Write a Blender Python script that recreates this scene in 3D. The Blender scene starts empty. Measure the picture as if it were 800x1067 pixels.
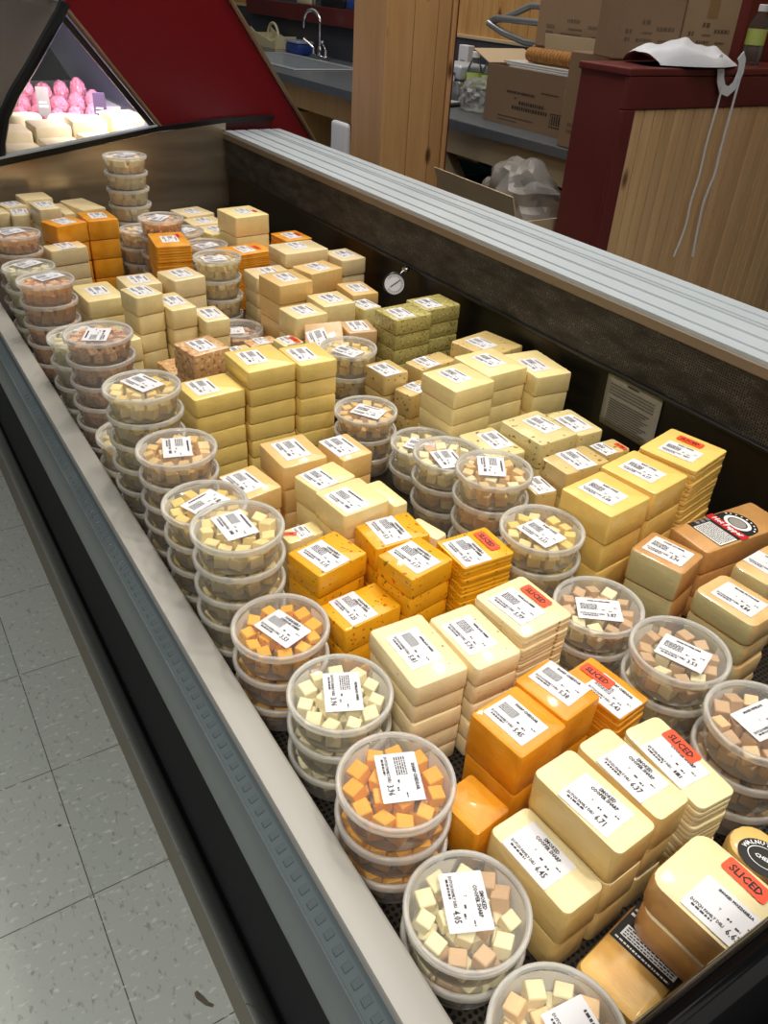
import bpy, bmesh, math, random
from mathutils import Vector, Matrix, Euler
random.seed(7)
SC = bpy.context.scene
COL = SC.collection
PI = math.pi
R = math.radians

# ------------------------------------------------------------------ helpers
def lin(c):
    return c / 12.92 if c <= 0.04045 else ((c + 0.055) / 1.055) ** 2.4
def rgb(r, g, b):
    return (lin(r / 255), lin(g / 255), lin(b / 255), 1.0)

def link(o, parent=None):
    COL.objects.link(o)
    if parent is not None:
        o.parent = parent
    return o
def tag(o, label=None, cat=None, group=None, kind=None):
    if label: o['label'] = label
    if cat: o['category'] = cat
    if group: o['group'] = group
    if kind: o['kind'] = kind
    return o
def thing(name, label, cat, loc=(0, 0, 0), rz=0.0, group=None):
    o = bpy.data.objects.new(name, None)
    o.empty_display_size = 0.05
    o.location = loc
    o.rotation_euler = (0, 0, rz)
    link(o)
    return tag(o, label, cat, group)

class MB:
    """collects shapes into one bmesh"""
    def __init__(s):
        s.bm = bmesh.new()
    def box(s, x0, x1, y0, y1, z0, z1, bevel=0.0, seg=2, mi=0, mtx=None):
        r = bmesh.ops.create_cube(s.bm, size=1.0)
        vs = r['verts']
        for v in vs:
            v.co = Vector(((x0 + x1) / 2 + v.co.x * (x1 - x0), (y0 + y1) / 2 + v.co.y * (y1 - y0), (z0 + z1) / 2 + v.co.z * (z1 - z0)))
        fs = set(f for v in vs for f in v.link_faces)
        if bevel > 0:
            es = list(set(e for v in vs for e in v.link_edges))
            rr = bmesh.ops.bevel(s.bm, geom=es, offset=bevel, segments=seg, affect='EDGES', profile=0.5)
            fs = set(rr['faces']) | set(f for f in fs if f.is_valid)
            for f in list(fs):
                for v in f.verts:
                    fs.update(v.link_faces)
        vv = set(v for f in fs for v in f.verts)
        for f in fs:
            f.material_index = mi
        if mtx is not None:
            for v in vv: v.co = mtx @ v.co
        return vv
    def prism(s, pts, axis, a0, a1, mi=0, cap=True):
        """polygon pts (2D) extruded along axis 'x','y','z' from a0 to a1"""
        def mk(p, a):
            if axis == 'y': return Vector((p[0], a, p[1]))
            if axis == 'x': return Vector((a, p[0], p[1]))
            return Vector((p[0], p[1], a))
        A = [s.bm.verts.new(mk(p, a0)) for p in pts]
        B = [s.bm.verts.new(mk(p, a1)) for p in pts]
        n = len(pts)
        for i in range(n):
            f = s.bm.faces.new((A[i], A[(i + 1) % n], B[(i + 1) % n], B[i])); f.material_index = mi
        if cap:
            f = s.bm.faces.new(A[::-1]); f.material_index = mi
            f = s.bm.faces.new(B); f.material_index = mi
        return A + B
    def lathe(s, prof, seg=32, mi=0, center=(0, 0, 0), mtx=None, close_ends=True):
        cx, cy, cz = center
        rings = []
        newv = []
        for r, z in prof:
            if r < 1e-6:
                v = s.bm.verts.new((cx, cy, cz + z)); rings.append([v]); newv.append(v)
            else:
                rg = [s.bm.verts.new((cx + r * math.cos(2 * PI * k / seg), cy + r * math.sin(2 * PI * k / seg), cz + z)) for k in range(seg)]
                rings.append(rg); newv += rg
        for a, b in zip(rings, rings[1:]):
            if len(a) == 1 and len(b) == 1: continue
            if len(a) == 1:
                for k in range(seg):
                    f = s.bm.faces.new((a[0], b[(k + 1) % seg], b[k])); f.material_index = mi
            elif len(b) == 1:
                for k in range(seg):
                    f = s.bm.faces.new((a[k], a[(k + 1) % seg], b[0])); f.material_index = mi
            else:
                for k in range(seg):
                    f = s.bm.faces.new((a[k], a[(k + 1) % seg], b[(k + 1) % seg], b[k])); f.material_index = mi
        if mtx is not None:
            for v in newv: v.co = mtx @ v.co
        return newv
    def tube(s, path, rad, seg=10, mi=0, caps=True):
        pts = [Vector(p) for p in path]
        n = len(pts)
        rads = rad if isinstance(rad, (list, tuple)) else [rad] * n
        rings = []
        up = Vector((0, 0, 1))
        prev = None
        for i, p in enumerate(pts):
            t = (pts[min(i + 1, n - 1)] - pts[max(i - 1, 0)]).normalized()
            if prev is None:
                a = t.cross(up)
                if a.length < 1e-3: a = t.cross(Vector((1, 0, 0)))
                a.normalize()
            else:
                a = prev - t * prev.dot(t)
                a.normalize()
            prev = a
            b = t.cross(a).normalized()
            rings.append([s.bm.verts.new(p + (a * math.cos(2 * PI * k / seg) + b * math.sin(2 * PI * k / seg)) * rads[i]) for k in range(seg)])
        for a, b in zip(rings, rings[1:]):
            for k in range(seg):
                f = s.bm.faces.new((a[k], a[(k + 1) % seg], b[(k + 1) % seg], b[k])); f.material_index = mi
        if caps:
            s.bm.faces.new(rings[0][::-1]).material_index = mi
            s.bm.faces.new(rings[-1]).material_index = mi
    def mesh(s, name, mats, smooth=None):
        bmesh.ops.recalc_face_normals(s.bm, faces=s.bm.faces[:])
        me = bpy.data.meshes.new(name)
        s.bm.to_mesh(me); s.bm.free()
        for m in (mats if isinstance(mats, (list, tuple)) else [mats]):
            me.materials.append(m)
        if smooth is not None:
            me.polygons.foreach_set('use_smooth', [True] * len(me.polygons))
            try: me.set_sharp_from_angle(angle=R(smooth))
            except Exception: pass
        return me
    def obj(s, name, mats, parent=None, smooth=None, loc=None, rot=None):
        o = bpy.data.objects.new(name, s.mesh(name, mats, smooth))
        link(o, parent)
        if loc: o.location = loc
        if rot: o.rotation_euler = rot
        return o
def inst(name, me, parent=None, loc=None, rot=None, scale=None):
    o = bpy.data.objects.new(name, me)
    link(o, parent)
    if loc is not None: o.location = loc
    if rot is not None: o.rotation_euler = rot
    if scale is not None: o.scale = scale
    return o

# ------------------------------------------------------------------ materials
def nodes(name):
    m = bpy.data.materials.new(name); m.use_nodes = True
    nt = m.node_tree
    return m, nt, nt.nodes, nt.links, nt.nodes['Principled BSDF'], nt.nodes['Material Output']
def coords(N, L, scale=(1, 1, 1), kind='Object', rot=(0, 0, 0), loc=(0, 0, 0)):
    tc = N.new('ShaderNodeTexCoord'); mp = N.new('ShaderNodeMapping')
    mp.inputs['Scale'].default_value = scale
    mp.inputs['Rotation'].default_value = rot
    mp.inputs['Location'].default_value = loc
    L.new(tc.outputs[kind], mp.inputs['Vector'])
    return mp.outputs['Vector']
def ramp(N, L, fac, stops):
    r = N.new('ShaderNodeValToRGB')
    while len(r.color_ramp.elements) < len(stops): r.color_ramp.elements.new(0.5)
    for e, (p, c) in zip(r.color_ramp.elements, stops):
        e.position = p; e.color = c
    L.new(fac, r.inputs['Fac'])
    return r.outputs['Color']
def noise(N, L, vec, scale, detail=3, rough=0.55):
    n = N.new('ShaderNodeTexNoise')
    n.inputs['Scale'].default_value = scale; n.inputs['Detail'].default_value = detail; n.inputs['Roughness'].default_value = rough
    if vec is not None: L.new(vec, n.inputs['Vector'])
    return n.outputs['Fac']
def mixc(N, L, fac, a, b, mode='MIX'):
    mx = N.new('ShaderNodeMix'); mx.data_type = 'RGBA'; mx.blend_type = mode
    for sock, v in ((mx.inputs[0], fac), (mx.inputs[6], a), (mx.inputs[7], b)):
        if hasattr(v, 'is_linked'): L.new(v, sock)
        else: sock.default_value = v
    return mx.outputs[2]
def bump(N, L, P, h, strength=0.2, dist=0.001):
    b = N.new('ShaderNodeBump'); b.inputs['Strength'].default_value = strength; b.inputs['Distance'].default_value = dist
    L.new(h, b.inputs['Height']); L.new(b.outputs['Normal'], P.inputs['Normal'])
    return b
def plain(name, col, rough=0.5, metal=0.0, var=0.0, scale=8, coat=0.0, bumpk=0.0, spec=0.5):
    m, nt, N, L, P, O = nodes(name)
    P.inputs['Base Color'].default_value = col
    P.inputs['Roughness'].default_value = rough
    P.inputs['Metallic'].default_value = metal
    P.inputs['Specular IOR Level'].default_value = spec
    if coat: 
        P.inputs['Coat Weight'].default_value = coat; P.inputs['Coat Roughness'].default_value = 0.08
    if var or bumpk:
        v = coords(N, L)
        n = noise(N, L, v, scale, 4)
        if var:
            lo = tuple(c * (1 - var) for c in col[:3]) + (1,)
            hi = tuple(min(1, c * (1 + var)) for c in col[:3]) + (1,)
            L.new(ramp(N, L, n, [(0.3, lo), (0.7, hi)]), P.inputs['Base Color'])
        if bumpk: bump(N, L, P, n, bumpk, 0.002)
    return m
def cheese_mat(name, col, spots=None, spot_amt=0.62, spot_scale=170, coat=0.38, mott=0.06, edge=None, holes=False):
    m, nt, N, L, P, O = nodes(name)
    v = coords(N, L)
    n = noise(N, L, v, 26, 4)
    lo = tuple(c * (1 - mott) for c in col[:3]) + (1,)
    hi = tuple(min(1, c * (1 + mott)) for c in col[:3]) + (1,)
    c = ramp(N, L, n, [(0.3, lo), (0.7, hi)])
    if spots:
        for q, sp in enumerate(spots):
            s = noise(N, L, coords(N, L, loc=(q * 3.1, q, 0)), spot_scale, 1, 0.3)
            f = ramp(N, L, s, [(spot_amt, (0, 0, 0, 1)), (spot_amt + 0.03, (1, 1, 1, 1))])
            c = mixc(N, L, f, c, sp)
    if edge:
        s = noise(N, L, v, 14, 3)
        f = ramp(N, L, s, [(0.45, (0, 0, 0, 1)), (0.72, (1, 1, 1, 1))])
        c = mixc(N, L, f, c, edge)
    L.new(c, P.inputs['Base Color'])
    P.inputs['Roughness'].default_value = 0.42
    P.inputs['Specular IOR Level'].default_value = 0.35
    if coat:
        P.inputs['Coat Weight'].default_value = coat
        P.inputs['Coat Roughness'].default_value = 0.10
    w = noise(N, L, coords(N, L, (70, 24, 50)), 1.0, 4, 0.65)
    bump(N, L, P, w, 0.38, 0.004)
    return m
def plastic(name, opaque, col, rough=0.18):
    m, nt, N, L, P, O = nodes(name)
    P.inputs['Base Color'].default_value = col
    P.inputs['Roughness'].default_value = rough
    tr = N.new('ShaderNodeBsdfTransparent'); tr.inputs['Color'].default_value = (0.97, 0.97, 0.96, 1)
    mx = N.new('ShaderNodeMixShader')
    lw = N.new('ShaderNodeFresnel'); lw.inputs['IOR'].default_value = 1.35
    ad = N.new('ShaderNodeMath'); ad.operation = 'MAXIMUM'; ad.inputs[1].default_value = opaque
    L.new(lw.outputs[0], ad.inputs[0])
    L.new(ad.outputs[0], mx.inputs[0]); L.new(tr.outputs[0], mx.inputs[1]); L.new(P.outputs[0], mx.inputs[2])
    L.new(mx.outputs[0], O.inputs['Surface'])
    return m
def wood(name, c1, c2, axis='z', knots=True, island=0.25, rough=0.45):
    m, nt, N, L, P, O = nodes(name)
    st = {'z': (9, 9, 0.7), 'y': (9, 0.7, 9), 'x': (0.7, 9, 9)}[axis]
    geo = N.new('ShaderNodeNewGeometry')
    v = coords(N, L, st)
    ad = N.new('ShaderNodeVectorMath'); ad.operation = 'ADD'
    L.new(v, ad.inputs[0]); 
    cm = N.new('ShaderNodeCombineXYZ')
    mu = N.new('ShaderNodeMath'); mu.operation = 'MULTIPLY'; mu.inputs[1].default_value = 37.0
    L.new(geo.outputs['Random Per Island'], mu.inputs[0])
    for k in range(3): L.new(mu.outputs[0], cm.inputs[k])
    L.new(cm.outputs[0], ad.inputs[1])
    n = noise(N, L, ad.outputs[0], 3.0, 6, 0.62)
    c = ramp(N, L, n, [(0.3, c1), (0.7, c2)])
    r = ramp(N, L, geo.outputs['Random Per Island'], [(0, (1 - island,) * 3 + (1,)), (1, (1, 1, 1, 1))])
    c = mixc(N, L, 1.0, c, r, 'MULTIPLY')
    if knots:
        k = N.new('ShaderNodeTexVoronoi'); k.inputs['Scale'].default_value = 1.0
        st2 = {'z': (8, 8, 3.4), 'y': (8, 3.4, 8), 'x': (3.4, 8, 8)}[axis]
        L.new(coords(N, L, st2), k.inputs['Vector'])
        f = ramp(N, L, k.outputs['Distance'], [(0.07, (1, 1, 1, 1)), (0.14, (0, 0, 0, 1))])
        c = mixc(N, L, f, c, (c1[0] * 0.25, c1[1] * 0.2, c1[2] * 0.18, 1))
    L.new(c, P.inputs['Base Color'])
    P.inputs['Roughness'].default_value = rough
    return m

WHITE = plain('label_paper', rgb(224, 222, 226), 0.5)
INK = plain('label_ink', rgb(52, 50, 52), 0.6)
STICK = plain('sticker_orange', (1.0, 0.085, 0.02, 1), 0.4)
BLACKINK = plain('black_ink', rgb(22, 20, 20), 0.5)
REDINK = plain('banner_red', rgb(196, 22, 34), 0.45)
GREYINK = plain('grey_ink', rgb(150, 146, 140), 0.5)
WHITEINK = plain('white_ink', rgb(240, 240, 238), 0.5)
P_BOWL = plastic('tub_side_plastic', 0.23, rgb(236, 233, 226))
P_LID = plastic('tub_lid_clear_plastic', 0.075, rgb(228, 228, 224), 0.07)
P_RIM = plastic('tub_rim_plastic', 0.50, rgb(224, 221, 214), 0.22)
GLASS = plastic('clear_glass', 0.10, rgb(150, 160, 160), 0.03)

CH = {
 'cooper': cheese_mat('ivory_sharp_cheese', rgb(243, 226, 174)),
 'jack': cheese_mat('pepper_jack_cheese', rgb(244, 223, 174), [rgb(176, 140, 70)], 0.74, 120),
 'cheddar': cheese_mat('orange_cheddar', rgb(232, 152, 30), mott=0.12, edge=rgb(240, 172, 60)),
 'habanero': cheese_mat('spotted_gold_cheese', rgb(238, 172, 26), [rgb(190, 92, 16), rgb(120, 110, 30)], 0.70, 150),
 'butter': cheese_mat('butter_yellow_cheese', rgb(242, 211, 122)),
 'tan': cheese_mat('tan_cheese', rgb(232, 196, 130), mott=0.05, edge=rgb(226, 182, 112)),
 'white': cheese_mat('pale_cheddar', rgb(246, 224, 160)),
 'swiss': cheese_mat('yellow_swiss', rgb(246, 206, 112), coat=0.45),
 'pesto': cheese_mat('green_herb_cheese', rgb(190, 176, 106), [rgb(120, 112, 48), rgb(214, 204, 140)], 0.62, 190),
 'dill': cheese_mat('herb_flecked_cheese', rgb(226, 212, 148), [rgb(176, 158, 84)], 0.70, 110),
 'pepper': cheese_mat('pepper_flecked_cheese', rgb(224, 206, 146), [rgb(140, 112, 56)], 0.68, 110),
 'peppertan': cheese_mat('flecked_tan_cheese', rgb(214, 186, 122), [rgb(150, 116, 60)], 0.68, 120),
 'horse': cheese_mat('pale_green_cheese', rgb(236, 216, 158)),
 'far': cheese_mat('pale_far_cheese', rgb(234, 212, 164)),
 'nut': cheese_mat('nut_crusted_cheese', rgb(216, 170, 120), [rgb(176, 120, 80), rgb(232, 200, 152)], 0.60, 130),
 'pink': cheese_mat('pinkish_cheese', rgb(214, 176, 128)),
 'smokeskin': cheese_mat('smoked_brown_rind', rgb(206, 154, 92), mott=0.14, edge=rgb(190, 132, 72), coat=0.5),
 'smokecut': cheese_mat('smoked_cheese_cut_face', rgb(214, 198, 142)),
 'provskin': cheese_mat('smoked_straw_rind', rgb(226, 184, 120), mott=0.1, edge=rgb(236, 202, 146), coat=0.5),
 'loaf': cheese_mat('smoked_golden_rind', rgb(232, 186, 104), edge=rgb(206, 140, 62), mott=0.08, coat=0.5),
 'walnut': cheese_mat('honey_gold_rind', rgb(234, 194, 112), mott=0.05),
 'cream': cheese_mat('cream_cube', rgb(246, 234, 190), coat=0),
 'cubeorange': cheese_mat('orange_cube', rgb(248, 178, 62), coat=0),
 'cubegold': cheese_mat('gold_cube', rgb(248, 184, 52), [rgb(196, 100, 20)], 0.72, 170, coat=0),
 'mixbrown': cheese_mat('smoked_cube_side', rgb(214, 178, 138), coat=0),
 'bacon': cheese_mat('bacon_cube', rgb(232, 186, 146), [rgb(190, 124, 96), rgb(238, 208, 166)], 0.62, 220, coat=0),
 'greenw': cheese_mat('pale_green_cube', rgb(236, 226, 182), coat=0),
 'peach': cheese_mat('peach_cube', rgb(246, 210, 156), coat=0),
 'peporange': cheese_mat('peach_orange_cube', rgb(246, 190, 130), coat=0),
}
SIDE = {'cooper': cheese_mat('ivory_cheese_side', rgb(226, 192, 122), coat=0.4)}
M_BLACK = plain('black_panel', rgb(13, 16, 21), 0.5, bumpk=0.05, scale=300, spec=0.02)
M_BUMP = plain('black_bumper', rgb(8, 8, 10), 0.10, spec=0.07)
M_DARKIN = plain('black_interior_steel', rgb(26, 23, 20), 0.35)
M_LEDGE = plain('off_white_ledge', rgb(160, 157, 150), 0.42)
M_GREYRAIL = plain('grey_handrail', rgb(112, 120, 122), 0.35, metal=0.3)
M_SLOT = plain('slot_channel', rgb(78, 88, 90), 0.4, metal=0.2)
M_SLOTCELL = plain('slot_cell', rgb(70, 79, 81), 0.4, metal=0.1)
M_KICK = plain('kick_plate', rgb(132, 126, 114), 0.6, spec=0.2)
M_ALU = plain('brushed_aluminium', rgb(190, 200, 207), 0.40, metal=0.3, var=0.06, scale=4)
M_ALUD = plain('aluminium_groove', rgb(70, 70, 68), 0.5, metal=0.3)
M_TAN = plain('taupe_lip', rgb(140, 124, 106), 0.45, metal=0.2)
M_RED = plain('red_paint', rgb(100, 40, 38), 0.38, var=0.08, scale=5)
M_REDPANEL = plain('deli_red_panel', rgb(112, 10, 20), 0.3)
M_BRONZE = plain('bronze_trim', rgb(120, 100, 78), 0.4, metal=0.4)
M_FRAME = plain('black_frame', rgb(22, 22, 22), 0.3)
M_CHROME = plain('chrome', rgb(214, 216, 218), 0.12, metal=1.0)
M_STEELM = plain('metal_tube', rgb(160, 162, 160), 0.3, metal=0.7)
M_COUNTER = plain('dark_counter', rgb(92, 98, 104), 0.3, var=0.1, scale=20)
M_SPLASH = plain('slate_splashback', rgb(64, 66, 72), 0.45)
M_BEIGE = plain('beige_apron', rgb(176, 160, 128), 0.5)
M_CARD = plain('cardboard', rgb(142, 116, 90), 0.75, var=0.05, scale=6)
M_CARDIN = plain('cardboard_inside', rgb(190, 168, 136), 0.8, var=0.05, scale=6)
M_CARDP = plain('cardboard_print', rgb(62, 50, 42), 0.8)
M_PINE = wood('pine_post', rgb(204, 154, 100), rgb(220, 174, 120), 'z', True, 0.10)
M_PINEWALL = wood('knotty_pine_wall', rgb(186, 134, 74), rgb(218, 170, 106), 'z', True, 0.2)
M_BEAD = wood('pine_beadboard', rgb(214, 168, 120), rgb(232, 194, 148), 'z', True, 0.2)
M_CAB = wood('cabinet_maple', rgb(186, 146, 92), rgb(206, 168, 112), 'z', False, 0.1)
M_CLOTH = plain('white_cloth', rgb(232, 234, 240), 0.7)
M_CAP = plain('white_cap', rgb(228, 230, 230), 0.4)
M_BOTLABEL = plain('lime_label', rgb(190, 208, 110), 0.5)
M_GREENBIN = plain('teal_bin', rgb(18, 96, 84), 0.4)
M_TEALBAG = plain('green_print', rgb(70, 120, 60), 0.5)
M_BLUE = plain('blue_tub', rgb(40, 66, 140), 0.4)
M_CREAMPL = plain('cream_plastic', rgb(206, 196, 160), 0.4)
M_YEL = plain('yellow_sponge', rgb(214, 190, 110), 0.8)
M_DARK = plain('dark_plastic', rgb(26, 26, 28), 0.4)
M_MEAT = plain('pink_meat', rgb(222, 140, 156), 0.45, var=0.25, scale=40, coat=0.4)
M_MIRROR = plain('mirror_glass', rgb(170, 180, 186), 0.05, metal=0.9)
M_ROLL = plain('brown_paper_roll', rgb(176, 122, 62), 0.7, var=0.2, scale=60)
M_PAPER = plain('notice_paper', rgb(176, 172, 158), 0.6)

def floor_mat():
    m, nt, N, L, P, O = nodes('vinyl_tile')
    v = coords(N, L, (1, 1, 1), loc=(-0.0489 + 0.3048 * 20, -1.2176 + 0.3048 * 20, 0))
    br = N.new('ShaderNodeTexBrick')
    br.offset = 0.0; br.squash = 1.0
    br.inputs['Scale'].default_value = 1.0
    br.inputs['Mortar Size'].default_value = 0.0011
    br.inputs['Mortar Smooth'].default_value = 0.2
    br.inputs['Brick Width'].default_value = 0.3048
    br.inputs['Row Height'].default_value = 0.3048
    br.inputs['Color1'].default_value = rgb(182, 186, 178); br.inputs['Color2'].default_value = rgb(174, 179, 171)
    br.inputs['Mortar'].default_value = rgb(84, 82, 76)
    L.new(v, br.inputs['Vector'])
    n = noise(N, L, coords(N, L, (110, 50, 1), rot=(0, 0, 0.5)), 1.0, 2, 0.5)
    f = ramp(N, L, n, [(0.60, (0, 0, 0, 1)), (0.70, (1, 1, 1, 1))])
    c = mixc(N, L, f, br.outputs['Color'], rgb(150, 153, 146))
    n2 = noise(N, L, coords(N, L, (50, 105, 1), loc=(5, 3, 0), rot=(0, 0, 0.3)), 1.0, 2, 0.5)
    f2 = ramp(N, L, n2, [(0.60, (0, 0, 0, 1)), (0.70, (1, 1, 1, 1))])
    c = mixc(N, L, f2, c, rgb(204, 206, 198))
    L.new(c, P.inputs['Base Color'])
    P.inputs['Roughness'].default_value = 0.3
    return m
def honey_mat():
    m, nt, N, L, P, O = nodes('honeycomb_grille')
    v = N.new('ShaderNodeTexVoronoi'); v.feature = 'DISTANCE_TO_EDGE'; v.inputs['Scale'].default_value = 1.0
    v.inputs['Randomness'].default_value = 0.25
    L.new(coords(N, L, (1, 210, 230)), v.inputs['Vector'])
    dust = noise(N, L, coords(N, L, (1, 9, 30)), 1.5, 4)
    d = ramp(N, L, dust, [(0.35, rgb(44, 41, 38)), (0.7, rgb(112, 106, 98))])
    f = ramp(N, L, v.outputs['Distance'], [(0.06, (1, 1, 1, 1)), (0.16, (0, 0, 0, 1))])
    L.new(mixc(N, L, f, (0.006, 0.006, 0.006, 1), d), P.inputs['Base Color'])
    P.inputs['Roughness'].default_value = 0.6
    return m
def deck_mat():
    m, nt, N, L, P, O = nodes('perforated_deck')
    v = N.new('ShaderNodeTexVoronoi'); v.inputs['Scale'].default_value = 1.0; v.inputs['Randomness'].default_value = 0.0
    L.new(coords(N, L, (150, 150, 0)), v.inputs['Vector'])
    f = ramp(N, L, v.outputs['Distance'], [(0.30, (0, 0, 0, 1)), (0.36, (1, 1, 1, 1))])
    L.new(mixc(N, L, f, (0.002, 0.002, 0.002, 1), rgb(70, 64, 56)), P.inputs['Base Color'])
    P.inputs['Roughness'].default_value = 0.4
    P.inputs['Metallic'].default_value = 0.4
    return m
def steel_mat():
    m, nt, N, L, P, O = nodes('stainless_end')
    n = noise(N, L, coords(N, L, (2, 2, 14)), 2.0, 4)
    L.new(ramp(N, L, n, [(0.3, rgb(176, 160, 138)), (0.7, rgb(214, 198, 174))]), P.inputs['Base Color'])
    P.inputs['Metallic'].default_value = 0.8
    P.inputs['Roughness'].default_value = 0.24
    return m
M_FLOOR, M_HONEY, M_DECK, M_STEEL = floor_mat(), honey_mat(), deck_mat(), steel_mat()

# ------------------------------------------------------------------ text as mesh
def text_bm(bm, body, x, y, size, mi=0, bold=0.0, rot=0.0, align='LEFT', shear=0.0, zz=0.0, sx=1.0):
    cu = bpy.data.curves.new('t', 'FONT')
    cu.body = body; cu.size = size; cu.resolution_u = 1; cu.offset = bold; cu.align_x = align; cu.shear = shear
    ob = bpy.data.objects.new('t', cu); COL.objects.link(ob)
    dg = bpy.context.evaluated_depsgraph_get()
    me = bpy.data.meshes.new_from_object(ob.evaluated_get(dg))
    M = Matrix.Translation((x, y, zz)) @ Matrix.Rotation(rot, 4, 'Z') @ Matrix.Diagonal((sx, 1, 1, 1))
    me.transform(M)
    n0 = len(bm.faces)
    bm.from_mesh(me)
    bm.faces.ensure_lookup_table()
    for f in bm.faces[n0:]: f.material_index = mi
    bpy.data.meshes.remove(me); bpy.data.objects.remove(ob); bpy.data.curves.remove(cu)
def quad(bm, x0, x1, y0, y1, mi=0, z=0.0):
    vs = [bm.verts.new((a, b, z)) for a, b in ((x0, y0), (x1, y0), (x1, y1), (x0, y1))]
    f = bm.faces.new(vs); f.material_index = mi
def dashes(bm, x0, x1, y, h, rnd, mi=0, z=0.0):
    x = x0
    while x < x1:
        w = rnd.uniform(0.0012, 0.0042)
        quad(bm, x, min(x + w, x1), y, y + h, mi, z)
        x += w + 0.0009
LW, LH = 0.058, 0.042
_prints = {}
def print_mesh(head, price, para):
    """printing of one deli label, origin at label centre, baseline along +x"""
    key = (tuple(head), price, para)
    if key in _prints: return _prints[key]
    rnd = random.Random(sum(ord(ch) * (i + 3) for i, ch in enumerate(str(key))))
    bm = bmesh.new()
    y = 0.0145
    for h in head:
        if h == '~':
            dashes(bm, -0.017, 0.015, y, 0.0028, rnd); y -= 0.004
        else:
            text_bm(bm, h, 0.001, y, min(0.0056, 0.062 / len(h)), align='CENTER', sx=0.85, bold=0.00022); y -= 0.0048
    if para:
        for k in range(5): dashes(bm, -0.024, -0.002, 0.0075 - k * 0.0024, 0.0013, rnd)
    else:
        text_bm(bm, 'T', -0.006, -0.001, 0.004)
    dashes(bm, 0.0035, 0.0075, -0.0025, 0.0020, rnd)
    dashes(bm, 0.012, 0.017, -0.0045, 0.0020, rnd)
    dashes(bm, 0.019, 0.0245, 0.0035, 0.0013, rnd)
    text_bm(bm, 'DUTCH FAMILY DELI', -0.0255, -0.0118, 0.0041, sx=0.82, bold=0.00014)
    dashes(bm, -0.0225, -0.003, -0.0152, 0.0021, rnd)
    if price == '~': dashes(bm, 0.010, 0.019, -0.0125, 0.0042, rnd)
    else: text_bm(bm, price, 0.0085, -0.0140, 0.0092, sx=0.78, bold=0.0002)
    me = bpy.data.meshes.new('print'); bm.to_mesh(me); bm.free(); me.materials.append(INK)
    _prints[key] = me
    return me
def rr_bm(w, h, r, t, seg=5):
    """rounded rectangle slab centred at origin, top at z=t"""
    pts = []
    for cx, cy, a0 in ((w / 2 - r, h / 2 - r, 0), (-w / 2 + r, h / 2 - r, 90), (-w / 2 + r, -h / 2 + r, 180), (w / 2 - r, -h / 2 + r, 270)):
        for k in range(seg + 1):
            a = R(a0 + 90 * k / seg); pts.append((cx + r * math.cos(a), cy + r * math.sin(a)))
    b = MB(); b.prism(pts, 'z', 0, t)
    return b
LABEL_ME = rr_bm(LW, LH, 0.0015, 0.00025).mesh('label', WHITE)
STICK_ME = rr_bm(0.043, 0.0165, 0.003, 0.0003).mesh('sticker', STICK)
_b = bmesh.new(); text_bm(_b, 'SLICED', 0, -0.0041, 0.0112, align='CENTER', bold=0.00035, sx=0.9)
LET_ME = bpy.data.meshes.new('lettering'); _b.to_mesh(LET_ME); _b.free(); LET_ME.materials.append(BLACKINK)
def add_label(parent, x, y, z, ang, head, price, para, scale=1.0):
    l = inst('label', LABEL_ME, parent, (x, y, z + 0.0003), (0, 0, ang), (scale, scale, 1))
    l['label'] = 'white price label'
    inst('print', print_mesh(head, price, para), l, (0, 0, 0.0006))
    return l
def add_sticker(parent, x, y, z, ang, scale=1.0):
    s = inst('sticker', STICK_ME, parent, (x, y, z + 0.0005), (0, 0, ang), (scale, scale, 1))
    s['label'] = 'orange sticker reading SLICED'
    inst('lettering', LET_ME, s, (0, 0, 0.0006))
    return s

# ================================================================== SETTING
YE, YN = 2.80, 0.056          # far and near end of the display case
b = MB(); b.box(-3.0, 7.0, -2.5, 9.0, -0.05, 0.0); o = b.obj('floor', M_FLOOR); tag(o, kind='structure')
SCUFF = plain('floor_scuff', rgb(92, 84, 68), 0.6, var=0.3, scale=200)
for pts in ([(0.142, 0.667), (0.147, 0.668), (0.153, 0.655), (0.157, 0.642), (0.163, 0.634), (0.159, 0.631), (0.150, 0.640), (0.145, 0.650), (0.141, 0.658)], [(0.028, 1.083), (0.033, 1.085), (0.036, 1.080), (0.032, 1.078)]):
    b = MB(); b.prism(pts, 'z', 0.0001, 0.0004); b.obj('scuff_mark', SCUFF, o)
b = MB()
y = 0.6
rr = random.Random(3)
while y < 8.0:
    w = 0.125
    b.box(3.0, 3.02, y + 0.0015, y + w - 0.0015, 1.14, 2.7, 0.003, 1); y += w
wall = b.obj('wall_back', M_PINEWALL); tag(wall, kind='structure')
b = MB(); b.box(3.02, 3.10, 0.6, 8.0, 0.0, 2.7); tag(b.obj('wall_back', plain('wall_core', rgb(90, 74, 54), 0.8)), kind='structure')
b = MB(); b.box(2.988, 3.018, 0.6, 8.0, 0.0, 1.125); tag(b.obj('trim_1', M_SPLASH), kind='structure')
b = MB(); b.box(2.982, 3.018, 0.6, 8.0, 1.125, 1.142, 0.003); tag(b.obj('trim_2', plain('pale_edge_strip', rgb(196, 176, 140), 0.5)), kind='structure')

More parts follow.
